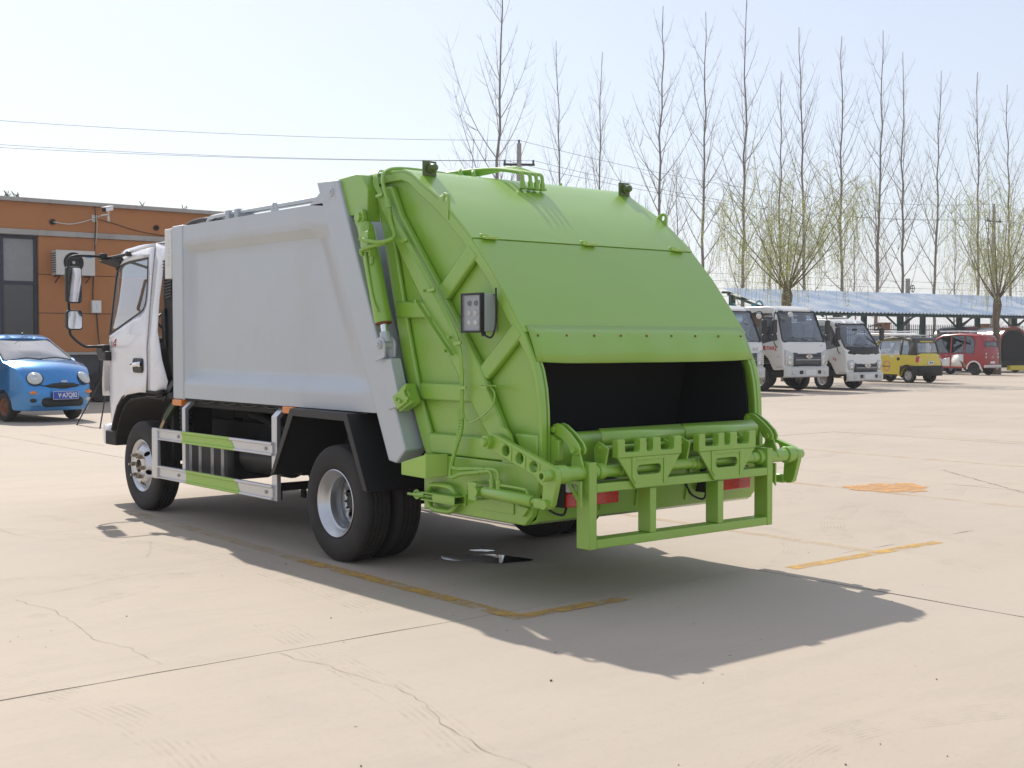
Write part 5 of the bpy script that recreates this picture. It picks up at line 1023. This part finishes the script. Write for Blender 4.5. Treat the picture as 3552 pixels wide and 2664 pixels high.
# black roof cap and pillars sit over the yellow body
rp_ = [(-.36, 1.04), (-.25, 1.50), (-.10, 1.605), (.6, 1.645), (1.25, 1.605), (1.42, 1.53)]
g = G(); us = lin(-1.005, 1.005, 9)
g.grid([[Vector(ypos(u, y, z))+Vector((0, 0, .012)) for u in us] for y, z in rp_[1:]])
for s in (-1, 1):
    g.surf([(-.365, 1.0), (-.26, 1.50), (-.10, 1.605), (.32, 1.63), (.32, 1.545), (.05, 1.52), (-.08, 1.25), (-.03, 1.0)], [], .2, lambda y, z: Vector(ypos(s*1.012, y, z))); g.surf([(.285, 1.0), (.285, 1.56), (.35, 1.56), (.35, 1.0)], [], 0, lambda y, z: Vector(ypos(s*1.012, y, z)))
    g.surf([(.3, 1.55), (.3, 1.63), (.6, 1.645), (1.25, 1.605), (1.45, 1.52), (1.95, 1.0), (1.80, 1.0), (1.42, 1.46), (1.22, 1.555)], [], .2, lambda y, z: Vector(ypos(s*1.012, y, z)))
g.obj('roof', 'roof_dark', yb_, sol=.012)
V_, f_ = cdt([(-1.0, -.05), (1.0, -.05), (1.0, 1.05), (-1.0, 1.05)], [rrect(-.86, .86, .10, .92, .12)], .3)
G().add([Vector(ypos(u*1.01, -.36+.10*t_-.012, 1.02+.48*t_)) for u, t_ in V_], f_).obj('rear_window_surround', 'roof_dark', yb_, sol=.01)
lowp = [(-.47, .28), (-.47, .50), (-.44, .62), (-.2, .62), (.05, .66), (.32, .60), (.40, .45), (.40, .26), (-.3, .24)]
for s in (-1, 1):
    G().surf(lowp[:6]+[(.34, .35), (.32, .27)]+arch(0, .31, .27, 4, 176, 8), [], .15, lambda y, z: Vector(ypos(s*1.03, y, z))).obj('rear_wing', 'black_matt', yb_, sol=.03)
    wheel(YC, s*.54, 0, .27, .16, s, 'steel'); wheel(YC, s*.54, 1.80, .27, .16, s, 'steel')
    G().ball((0, 0, 0), .115, .06, .15, 18, 10).obj('tail_lamp', 'tail_red', yb_, loc=(s*.56, -.39, .83)); G().box(s*.50, s*.58, -.465, -.45, .80, .88).obj('tail_lamp_insert', 'clear_lens', yb_)
    G().tube([(s*.50, .0, 1.66), (s*.50, .05, 1.70), (s*.50, 1.0, 1.72), (s*.50, 1.15, 1.67)], .022, 8).obj('roof_rail', 'silver', yb_)
    G().box(s*.655, s*.645, .62, .78, .93, .97).obj('door_handle', 'chrome', yb_); G().box(s*.648, s*.640, .33, 1.45, .995, 1.015).obj('sill_trim', 'chrome', yb_)
    G().box(s*.655, s*.60, .45, 1.45, .255, .30).obj('side_step', 'black_matt', yb_)
G().grid([[Vector(ypos(u, y-.035, z)) for u in lin(-1.03, 1.03, 9)] for y, z in ((-.42, .26), (-.44, .45), (-.43, .62))]).obj('rear_bumper', 'black_matt', yb_, sol=.03)
G().pris('y', [(-.42, .40), (.42, .40), (.36, .70), (-.36, .70)], -.49, -.46).obj('tailgate_panel', 'yellow', yb_, bev=.02)
G().box(-.15, .15, -.505, -.49, .66, .79).obj('number_board', 'plate_white', yb_, bev=.004); text('number_text', '\u8f66 80', .085, 'black', yb_, (0, -.507, .725), (rad(90), 0, 0), .001, bold=.003)
G().box(-.16, .16, -.50, -.49, .42, .48).obj('plate_strip', 'white_dull', yb_); 
for s in (-1, 1): G().box(s*.26, s*.38, -.50, -.485, .34, .375).obj('reflector', 'tail_red', yb_)
for s in (-1, 1):
    G().plate('x', circ(.95, .60, .165, 28, .20), [circ(.95, .60, .125, 28, .155)], s*.655, s*.645).obj('door_emblem', 'pink', yb_); G().pris('x', [(.80, .565), (1.35, .62), (1.35, .585), (.80, .60)], s*.659, s*.652).obj('door_emblem_bar', 'pink', yb_)
    G().lathe([(0, s*.66), (.06, s*.66), (.06, s*.64)], (0, .42, .86), 'x', 16).obj('filler_cap', 'black', yb_)
text('door_lettering', '\u8f66 80', .09, 'black', yb_, (-.652, 1.30, .90), (rad(90), 0, rad(-90)), .002, bold=.003)
for x in (-.28, .28): G().box(x-.2, x+.2, .25, .40, .5, 1.35).obj('seat', 'seat', YC, bev=.05)
G().lathe([(.16, -.012), (.172, 0), (.16, .012), (.148, 0), (.16, -.012)], (0, 0, 0), 'z', 20).obj('steering_wheel', 'black', YC, loc=(-.28, 1.25, 1.08)).rotation_euler = (rad(40), 0, 0)
G().box(-.55, .55, -.2, 2.0, .28, .40).obj('floor_pan', 'void', YC); G().box(-.55, .55, 1.45, 1.8, .8, 1.0).obj('dashboard', 'seat', YC)
# ------------------------------------------------------------------ red minivan
mat('van_red', (.32, .013, .015), .3, coat=.5, var=.05)
RV = thing('red_minivan', 'red electric minivan with white lower doors and dark windows', 'van', (46.45, 23.05, 0), rad(-5))
rpf = [(-.45, .36), (-.47, .70), (-.45, 1.20), (-.40, 1.55), (-.30, 1.74), (-.1, 1.80), (.8, 1.86), (1.7, 1.80), (2.05, 1.66), (2.30, 1.35), (2.42, 1.05), (2.55, .85), (2.55, .40)]+arch(2.0, .30, .26, 5, 175, 8)+[(1.5, .30), (.5, .30)]+arch(0, .33, .26, 5, 175, 8)
def rpos(u, y, z): 
    w = .58-max(0, z-1.0)*.10-.12*max(0, (y-1.9)/.7)**2; return (u*w, y-(.06*(1-u*u) if y < 0 else -.08*(1-u*u)*max(0, y-1.6)), z)
rwn = [[(.02, .98), (.0, 1.45), (.08, 1.62), (.25, 1.72), (.48, 1.74), (.48, .98)], [(.56, .98), (.56, 1.75), (1.18, 1.76), (1.18, .98)], [(1.26, .98), (1.26, 1.75), (1.70, 1.70), (1.98, 1.55), (2.15, 1.30), (2.25, .98)]]
rb_ = shell(RV, 'body', rpf, rpos, rwn, (2, 9), 'van_red', bev=.07, glass='glass_dark', step=.16, mg=.18, skip=(21, 22))
for s in (-1, 1):
    G().surf([(.55, .38), (.55, .93), (1.15, .88), (1.18, .38)], [], 0, lambda y, z: Vector(rpos(s*1.012, y, z))).obj('white_door', 'white_dull', rb_, sol=.01); G().surf([(1.26, .38), (1.26, .80), (1.72, .69), (1.68, .5), (1.68, .38)], [], .2, lambda y, z: Vector(rpos(s*1.012, y, z))).obj('white_door', 'white_dull', rb_, sol=.01)
    ap = arch(0, .39, .26, 0, 180, 12); G().strip(ap, arch(0, .33, .26, 0, 180, 12), 'x', s*.62, s*.56).obj('wheel_arch_trim', 'white_dull', rb_, bev=.01)
    G().surf([(.42, .36), (.40, .42), (.62, .62), (.78, .66), (.62, .58), (.52, .36)], [], 0, lambda y, z: Vector(rpos(s*1.03, y, z))).obj('gold_stripe', 'brass', rb_, sol=.008); G().surf([(.50, .36), (.60, .55), (.72, .60), (.62, .50), (.58, .36)], [], 0, lambda y, z: Vector(rpos(s*1.035, y, z))).obj('black_stripe', 'black', rb_, sol=.008)
    wheel(RV, s*.48, 0, .28, .15, s, 'black'); wheel(RV, s*.48, 2.0, .28, .15, s, 'silver')
    for z in (.80, .95): G().ball((s*.43, -.505, z), .045, .02, .05, 12, 6).obj('tail_lamp', 'clear_lens', rb_)
    G().tube([(s*.42, .1, 1.92), (s*.42, 1.0, 1.95)], .035, 8).tube([(s*.42, 1.05, 1.95), (s*.42, 1.9, 1.94)], .035, 8).obj('roof_rail', 'silver', rb_); G().cyl((s*.42, .3, 1.8), (s*.42, .3, 1.93), .02, 6).cyl((s*.42, 1.5, 1.8), (s*.42, 1.5, 1.93), .02, 6).obj('rail_foot', 'silver', rb_)
    G().lathe([(0, s*.585), (.055, s*.585), (.055, s*.57)], (0, .42, .68), 'x', 14).obj('filler_cap', 'black', rb_)
    for y in (.70, 1.40): G().box(s*.60, s*.585, y, y+.10, .86, .89).obj('door_handle', 'steel', rb_)
G().box(-.57, .57, -.60, -.48, .34, .46).obj('rear_bumper', 'bumper_grey', rb_, bev=.03)
G().box(-.16, .16, -.545, -.53, .52, .62).obj('number_board', 'plate_white', rb_); G().ball((0, -.53, .80), .07, .012, .035, 14, 6).obj('tail_badge', 'steel', rb_)
G().box(-.5, .5, -.3, 2.3, .30, .40).obj('floor_pan', 'void', RV)
for y in (.5, 1.3): G().box(-.45, .45, y, y+.12, .5, 1.3).obj('seat', 'seat', RV, bev=.04)
# ------------------------------------------------------------------ grey off-roader behind the yellow car, and a dark sightseeing train
SV = thing('grey_offroader', 'pale grey boxy off-roader with roof lamps behind the yellow microcar', 'car', (38.6, 24.6, 0), rad(172))
svp = [(-.5, .45), (-.5, 1.0), (-.45, 1.10), (.9, 1.15), (1.2, 1.75), (1.35, 1.82), (3.0, 1.82), (3.2, 1.75), (3.3, 1.1), (3.3, .45)]+arch(2.5, .42, .38, 5, 175, 8)+[(2.0, .45), (.8, .45)]+arch(.2, .42, .38, 5, 175, 8)
svpos = lambda u, y, z: (u*(.86-max(0, z-1.1)*.12), y, z)
sb_ = shell(SV, 'body', svp, svpos, [[(1.15, 1.18), (1.38, 1.68), (1.95, 1.70), (1.95, 1.18)], [(2.05, 1.18), (2.05, 1.70), (3.05, 1.70), (3.15, 1.18)]], (3, 7), 'bumper_grey', bev=.04, step=.25, glass='glass_dark')
for s in (-1, 1):
    for y in (.2, 2.5): wheel(SV, s*.74, y, .38, .22, s, 'steel')
    G().lathe([(0, -.06), (.08, -.06), (.09, .05), (0, .05)], (s*.4, 1.3, 1.98), 'y', 14).obj('roof_lamp', 'black', sb_); G().tube([(s*.7, 1.4, 1.88), (s*.7, 3.0, 1.90)], .025, 6).obj('roof_rail', 'silver', sb_)
G().box(-.7, .7, 1.35, 1.45, 1.86, 1.90).obj('lamp_bar', 'red_paint', sb_); G().box(-.7, .7, -.3, 3.1, .5, .7).obj('floor_pan', 'void', SV)
mat('train_dark', (.02, .026, .03), .35, coat=.4)
LT = thing('sightseeing_train', 'dark sightseeing train engine with red arch trim under the blue shed', 'train', (51.9, 24.6, 0), rad(-16))
def arc2(w, z0, r, n=14): return [(-w, .35)]+[(-w*cos(pi*i/n), z0+r*sin(pi*i/n)) for i in range(n+1)]+[(w, .35)]
for y0, y1, nm, mt, w, zz, rr in ((0, 2.6, 'boiler', 'train_dark', .80, 1.45, .72), (2.6, 4.6, 'cabin', 'train_dark', .9, 1.5, .75)):
    G().pris('y', arc2(w, zz, rr), y0, y1).obj(nm, mt, LT, bev=.02)
for y in (-.03, 2.57): G().strip(arc2(.86, 1.45, .78), arc2(.79, 1.45, .71), 'y', y, y+.10).obj('arch_trim', 'van_red', LT)
G().pris('y', arc2(.74, 1.4, .62), -.04, -.01).obj('cabin_opening', 'void', LT)
G().box(-.9, .9, -.1, 4.6, .25, .55).obj('underframe', 'black_matt', LT); G().box(-.5, .5, -.35, -.1, .12, .35).obj('step', 'yellow', LT, bev=.02)
for s in (-1, 1):
    for y in (.6, 1.9, 3.8): wheel(LT, s*.75, y, .3, .16, s, 'black')
    G().box(s*.91, s*.90, 2.9, 4.2, 1.1, 1.7).obj('side_window', 'pane_dark', LT); G().ball((s*.5, .2, 2.16), .10, .06, .08, 12, 6).obj('roof_lamp', 'steel', LT)
G().box(-1.0, .1, -.12, -.05, 2.05, 2.16).obj('name_board', 'rust', LT)
# ================================================================== shed
def roofmat():
    m = bpy.data.materials.new('roof_blue'); m.use_nodes = True; n = m.node_tree.nodes; l = m.node_tree.links; p = n['Principled BSDF']; p.inputs['Roughness'].default_value = .42; p.inputs['Coat Weight'].default_value = .2
    oi = n.new('ShaderNodeObjectInfo'); tc = n.new('ShaderNodeNewGeometry'); nz = n.new('ShaderNodeTexNoise'); nz.inputs['Scale'].default_value = .9; nz.inputs['Detail'].default_value = 7; l.new(tc.outputs['Position'], nz.inputs[0])
    mx = n.new('ShaderNodeMix'); mx.data_type = 'RGBA'; mx.inputs[6].default_value = (.36, .45, .56, 1); mx.inputs[7].default_value = (.27, .38, .53, 1); l.new(oi.outputs['Random'], mx.inputs[0])
    r = n.new('ShaderNodeMapRange'); r.inputs[1].default_value = .42; r.inputs[2].default_value = .66; r.inputs[4].default_value = .75; l.new(nz.outputs[0], r.inputs[0])
    m2 = n.new('ShaderNodeMix'); m2.data_type = 'RGBA'; m2.inputs[7].default_value = (.64, .66, .68, 1); l.new(r.outputs[0], m2.inputs[0]); l.new(mx.outputs[2], m2.inputs[6]); l.new(m2.outputs[2], p.inputs['Base Color']); MATS['roof_blue'] = m
roofmat()
mat('roof_sheen', (.57, .59, .61), .5, var=.12, vs=.6, dirt=(.30, .40, .52), dv=.6)  # paler pans between the ribs: reflected-light stripes put into the colour
mat('shed_green', (.012, .055, .045), .5, var=.15)
SH = thing('vehicle_shed', 'long open shed with blue corrugated roof on dark green posts', 'shed', (39.5, 29.0, 0), rad(-6.9))
# local x along the eave, y up the slope
prof = []
for k in range(4):
    x = k*.25; prof += [(x, 0), (x+.09, 0), (x+.12, .055), (x+.19, .055), (x+.22, 0)]
prof.append((1.0, 0))
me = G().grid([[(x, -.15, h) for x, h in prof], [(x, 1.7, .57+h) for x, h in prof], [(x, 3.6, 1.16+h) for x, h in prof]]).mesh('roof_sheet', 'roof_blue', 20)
me.materials.append(M['roof_sheen'])
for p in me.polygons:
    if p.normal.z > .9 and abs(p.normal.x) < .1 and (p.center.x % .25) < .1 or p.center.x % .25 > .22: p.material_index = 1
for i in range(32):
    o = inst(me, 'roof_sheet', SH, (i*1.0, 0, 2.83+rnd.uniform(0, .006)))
for y, z in ((.02, 2.74), (1.2, 3.10), (2.4, 3.48), (3.45, 3.8)): G().box(-.1, 32, y-.04, y+.04, z-.05, z+.05).obj('purlin', 'shed_green', SH)
for x in lin(.3, 31.5, 8):
    for y, h in ((.9, 2.9), (3.2, 3.62)):
        p = G().box(x-.13, x+.13, y-.1, y+.1, 0, h).obj('post', 'shed_green', SH, bev=.01)
        if y < 2:
            for s in (-1, 1): G().bar((x+s*.12, y, 2.2), (x+s*1.05, y, 2.78), .07, .07).obj('brace', 'shed_green', p)
            G().bar((x, y, 2.3), (x, .05, 2.72), .06, .06).obj('brace', 'shed_green', p)
    G().bar((x, .0, 2.70), (x, 3.5, 3.72), .10, .10).obj('rafter', 'shed_green', SH)
G().box(-.1, 32, .86, .94, 2.72, 2.90).obj('tie_beam', 'shed_green', SH)
# fence behind the shed
FE = thing('bar_fence', 'dark vertical bar fence behind the blue shed', 'fence', (42, 34.3, 0), rad(-6.9))
bar = G().box(-.014, .014, -.014, .014, .1, 2.35).add([(-.02, -.02, 2.35), (.02, -.02, 2.35), (.02, .02, 2.35), (-.02, .02, 2.35), (0, 0, 2.48)], [(0, 1, 4), (1, 2, 4), (2, 3, 4), (3, 0, 4)]).mesh('fence_bar', 'black', 0)
for i in range(240): inst(bar, 'fence_bar', FE, (i*.15, 0, 0))
for z in (.4, 1.85, 2.15): G().box(-.1, 36, -.02, .02, z-.02, z+.02).obj('fence_rail', 'black', FE)
mat('pier', (.36, .20, .12), .9, var=.15, bump=.3)
for x in (3, 11.6, 20, 29): G().box(x-.25, x+.25, -.2, .2, 0, 2.45).box(x-.3, x+.3, -.25, .25, 2.451, 2.53).obj('fence_pier', 'pier', FE, bev=.01)
# ================================================================== trees
mat('bark', (.22, .195, .165), .95, var=.3, vs=6, bump=.4, bs=30)
mat('twig', (.25, .21, .18), .9, var=.25)
mat('bark_green', (.11, .105, .06), .95, var=.3, vs=6)
mat('willow_bark', (.15, .115, .085), .95, var=.3, vs=8, bump=.4, bs=30)
def leafmat(name, col):
    m = bpy.data.materials.new(name); m.use_nodes = True; n = m.node_tree.nodes; l = m.node_tree.links; p = n['Principled BSDF']; p.inputs['Roughness'].default_value = .6
    g = n.new('ShaderNodeNewGeometry'); mx = n.new('ShaderNodeMix'); mx.data_type = 'RGBA'; mx.inputs[6].default_value = (*[c*.7 for c in col], 1); mx.inputs[7].default_value = (*[c*1.25 for c in col], 1)
    l.new(g.outputs['Random Per Island'], mx.inputs[0]); l.new(mx.outputs[2], p.inputs['Base Color'])
    tl = n.new('ShaderNodeBsdfTranslucent'); l.new(mx.outputs[2], tl.inputs[0]); ms = n.new('ShaderNodeMixShader'); ms.inputs[0].default_value = .45
    l.new(p.outputs[0], ms.inputs[1]); l.new(tl.outputs[0], ms.inputs[2]); l.new(ms.outputs[0], n['Material Output'].inputs[0]); MATS[name] = m
leafmat('willow_leaf', (.44, .48, .17))
mat('strand', (.33, .32, .15), .8, var=.2)
def limb(g, r, p, d, L, r0, r1, up, seg=6, n=5, wob=.04):
    """curved tapering branch that bends towards 'up'; returns its points"""
    P = [Vector(p)]; d = Vector(d).normalized(); st = L/seg
    for i in range(seg):
        d = (d+Vector((r.uniform(-wob, wob), r.uniform(-wob, wob), up/seg+r.uniform(-wob, wob)))).normalized(); P.append(P[-1]+d*st)
    g.tube(P, [r0+(r1-r0)*(i/seg)**.8 for i in range(seg+1)], n, False); return P
def poplar(seed, H, lean):
    r = random.Random(seed); tr = G(); cr = G()
    P = [Vector((0, 0, -.1))]
    for i in range(1, 15):
        t = i/14; P.append(Vector((lean*t**1.3+r.uniform(-.07, .07), r.uniform(-.08, .08), H*t)))
    R = [.12*(H/20)*(1-.93*(i/14)**.8)+.009 for i in range(15)]
    tr.tube(P, R, 8)
    def at(z):
        t = max(0, min(13.999, z/H*14)); i = int(t); return P[i].lerp(P[i+1], t-i), R[i]
    z = H*.18; a = r.uniform(0, 6)
    while z < H*.96:
        k = r.choice((1, 2, 2)) if z > H*.3 else 1
        for j in range(k):
            a += 2.4+r.uniform(-.5, .5); t = z/H
            L = (H*.33*(1-t)**.75+.5)*r.uniform(.55, 1.15)*(1 if r.random() < .8 else 1.35); p, rr = at(z); el = r.uniform(.5, .85)+t*.35
            d = Vector((cos(a)*cos(el), sin(a)*cos(el), sin(el)))
            rb = min(rr*.42, .008+.0048*L); Q = limb(cr, r, p, d, L, rb, .0035, .85, 8, 5)
            for s_ in range(int(L*2.6)+1):
                q = r.randint(1, 7); dd = (Q[q+1 if q < 8 else q]-Q[q-1]).normalized(); b = r.uniform(0, 6.28); o = dd.orthogonal().normalized(); o = Matrix.Rotation(b, 3, dd) @ o
                e = limb(cr, r, Q[q], dd*.75+o*.75, L*r.uniform(.18, .45)*(1-q/11), rb*.30*(1-q/10)+.0022, .0024, .6, 4, 4, .06)
                if r.random() < .5: limb(cr, r, e[2], (e[3]-e[2]).normalized()+o.cross(dd)*.6, L*.16, .0036, .0022, .5, 3, 3, .06)
        z += H*r.uniform(.030, .052)
    return tr.mesh('trunk', 'bark'), cr.mesh('crown', 'twig')
PM = [poplar(s, 20, .5) for s in (11, 22, 33, 44, 55)]
PL = [(37.2, 46.2, 22.5, 'tallest bare poplar standing left of the utility pole'), (41.6, 45.6, 18.2, 'slender bare poplar just right of the utility pole'), (43.9, 45.3, 17.9, 'second slender bare poplar right of the utility pole'), (48.2, 44.8, 21.1, 'bare poplar rising behind the right roof lug of the garbage truck'),
      (51.7, 44.4, 21.3, 'bare poplar seen just past the green tailgate edge'), (54.9, 44.0, 22.5, 'tall bare poplar behind the left side of the nearer willow'), (58.1, 43.7, 18.5, 'shorter bare poplar behind the middle of the nearer willow'), (60.4, 43.4, 21.5, 'bare poplar behind the right side of the nearer willow'),
      (63.5, 43.0, 21.4, 'bare poplar just right of the nearer willow crown'), (66.9, 42.6, 22.2, 'tallest bare poplar between the two willows'), (69.5, 42.3, 21.1, 'dark bare poplar between the willows above the yellow microcar'), (72.6, 41.9, 20.0, 'leaning bare poplar left of the farther willow'), (77.4, 41.3, 20.7, 'bare poplar behind the farther willow'), (81.0, 40.9, 20.1, 'bare poplar at the right edge of the picture')]
for i, (x, y, H, lb) in enumerate(PL):
    t = thing('poplar_tree', lb, 'tree', (x, y, 0), (i*2.1) % 6.28 if i % 2 else .1*i, 'row of bare poplars'); a, b = PM[i % 5]; t.scale = (H/20*(.85 if i in (1, 2) else 1),)*2+(H/20,)
    inst(a, 'trunk', t); inst(b, 'crown', t)
# thin young trees far behind
for i, (x, y, H) in enumerate([(46, 60, 15), (55, 58, 14), (60, 57, 12), (64, 58, 15), (70, 57, 13), (76, 59, 15), (82, 55, 13), (88, 57, 15), (95, 54, 14), (100, 53, 13)]):
    t = thing('young_poplar', ('leftmost', 'second from left', 'third from left', 'fourth from left', 'fifth from left', 'fifth from right', 'fourth from right', 'third from right', 'second from right', 'rightmost')[i]+' of the ten thin distant poplars behind the poplar row', 'tree', (x, y, 0), i*1.3, 'distant thin poplars'); a, b = PM[(i+2) % 5]; t.scale = (H/20, H/20, H/20); inst(a, 'trunk', t); inst(b, 'crown', t)
def willow(seed, loc, Hf, rad_, top, label):
    r = random.Random(seed); t = thing('willow_tree', label, 'tree', loc, 0, 'budding willows'); tr = G(); cr = G(); lv = G()
    tr.tube([(0, 0, -.1), (.05, 0, Hf*.35), (-.03, .04, Hf*.7), (.02, 0, Hf*.93), (0, 0, Hf+.12)], [.22, .165, .155, .20, .12], 12)
    for i in range(14):
        a = i*2.4+r.uniform(-.3, .3); el = rad(r.uniform(26, 76)); L = r.uniform(.75, 1.05)*(top-Hf)*(1.05 if el > .9 else .95)
        Q = limb(tr, r, (0, 0, Hf-.1), (cos(a)*cos(el), sin(a)*cos(el), sin(el)), L, .034, .007, .35, 9, 6, .09)
        for j in range(15):
            q = r.randint(3, 9); d0 = (Q[min(q+1, 9)]-Q[q-1]).normalized(); b = r.uniform(0, 6.28)
            W_ = limb(cr, r, Q[q], d0*.6+Vector((cos(b)*.8, sin(b)*.8, .25)), r.uniform(.5, 1.4), .011, .006, -.2, 4, 4, .08)
            for k in range(3):
                s0 = W_[r.randint(1, 4)]; dd = Vector((cos(b+r.uniform(-1, 1))*.8, sin(b+r.uniform(-1, 1))*.8, .35)); Ls = r.uniform(.7, 2.6); P = [s0]; n = 8; dv = dd.normalized()
                for m_ in range(n): dv = (dv+Vector((r.uniform(-.12, .12), r.uniform(-.12, .12), -.75))).normalized(); P.append(P[-1]+dv*Ls/n)
                cr.tube(P, .0042, 3, False)
                for m_ in range(int(Ls*13)):
                    u = r.uniform(.4, n-.01); i0 = int(u); c = P[i0].lerp(P[i0+1], u-i0); e = r.uniform(0, 6.28); s_ = Vector((cos(e), sin(e), r.uniform(-.9, .1))).normalized()*r.uniform(.06, .12); w = Vector((-sin(e), cos(e), 0))*r.uniform(.014, .026)
                    lv.add([c, c+s_*.5+w, c+s_, c+s_*.5-w], [(0, 1, 2, 3)])
    tr.obj('trunk', 'willow_bark', t); c = cr.obj('crown', 'strand', t); lv.obj('foliage', 'willow_leaf', t, sm=0)
    return t
willow(5, (32.4, 22.8, 0), 3.45, 3, 8.3, 'nearer budding willow rising behind the white trucks')
willow(9, (47.75, 23.1, 0), 3.4, 3.3, 9.4, 'farther budding willow beside the red minivan')
# ================================================================== utility poles and wires
mat('pole_concrete', (.34, .33, .31), .9, var=.15)
def pole(label, x, y, H, rz):
    t = thing('utility_pole', label, 'pole', (x, y, 0), rz, 'utility poles'); G().tube([(0, 0, 0), (0, 0, H)], [.19, .11], 12).obj('mast', 'pole_concrete', t)
    G().box(-.75, .75, -.05, .05, H-1.05, H-.95).bar((-.45, 0, H-1.0), (-.05, 0, H-1.5), .05, .05).obj('crossarm', 'black_matt', t)
    for px, pz in ((-.68, H-.95), (.68, H-.95), (0, H)): G().lathe([(.02, 0), (.06, .04), (.04, .08), (.065, .12), (.04, .17), (0, .19)], (px, 0, pz), 'z', 10).obj('insulator', 'plinth', t)
pole('concrete utility pole with crossarm behind the garbage truck roof', 33.15, 39.3, 10.9, rad(-35)); pole('distant utility pole behind the farther willow', 73.8, 38.2, 10.6, rad(-5))
def wire(a, b, sag, label, r=.009):
    a, b = Vector(a), Vector(b); P = [a.lerp(b, t)-Vector((0, 0, sag*4*t*(1-t))) for t in lin(0, 1, 25)]; tag(G().tube(P, r, 5, False).obj('power_wire', 'plinth', None), label, 'wire', 'overhead power wires')
ca, sa = cos(rad(-35)), sin(rad(-35))
A = [(33.15, 39.3, 11.05), (33.15-.68*ca, 39.3-.68*sa, 10.1), (33.15+.68*ca, 39.3+.68*sa, 10.1)]
wire(A[0], (-9, 52.5, 11.4), .75, 'uppermost power wire running left from the utility pole'); wire(A[1], (-9, 56.5, 11.1), .8, 'middle power wire running left from the utility pole'); wire(A[2], (-9, 55.8, 10.5), .7, 'lowest power wire running left from the utility pole')
B_ = [(73.8, 38.2, 10.75), (73.1, 38.25, 9.8), (74.5, 38.15, 9.8)]
for k, w in enumerate(('uppermost', 'middle', 'lowest')): wire(A[k], B_[k], 1.0, w+' power wire running right from the utility pole to the far pole'); 
for k, w in enumerate(('uppermost', 'middle', 'lowest')): wire(B_[k], (B_[k][0]+40, B_[k][1]-4, B_[k][2]), .9, w+' power wire leaving the far pole to the right')
for k in range(5): wire((30, 50-1.2*k, 6.2-.55*k), (110, 42-1.2*k, 6.2-.55*k), .35, ('first', 'second', 'third', 'fourth', 'fifth')[k]+' of the low wires behind the shed, counted from the top', .010)
VP = thing('wheel_post', 'short grey post with a small hand wheel above the shed roof', 'post', (57.2, 33.9, 0)); G().tube([(0, 0, 0), (0, 0, 5.05)], .13, 10).obj('mast', 'pole_concrete', VP)
G().lathe([(.19, -.02), (.22, 0), (.19, .02), (.17, 0), (.19, -.02)], (.5, 0, 4.5), 'y', 20).bar((.1, 0, 4.5), (.5, 0, 4.5), .04, .04).bar((.3, 0, 4.5), (.7, 0, 4.5), .03, .03).bar((.5, 0, 4.3), (.5, 0, 4.7), .03, .03).obj('hand_wheel', 'black_matt', VP)

# ================================================================== spring haze: one even box of air
hm = bpy.data.materials.new('haze'); hm.use_nodes = True; hn = hm.node_tree.nodes; hn.remove(hn['Principled BSDF'])
pv = hn.new('ShaderNodeVolumePrincipled'); pv.inputs['Color'].default_value = (.93, .96, 1, 1); pv.inputs['Density'].default_value = .0007; pv.inputs['Anisotropy'].default_value = .3
hm.node_tree.links.new(pv.outputs[0], hn['Material Output'].inputs['Volume']); MATS['haze'] = hm
hz_ = tag(G().box(-905, 905, -905, 905, -1.2, 27).obj('haze', 'haze', None, sm=0), kind='stuff'); hz_['label'] = 'pale spring haze filling the air over the yard'; hz_['category'] = 'haze'
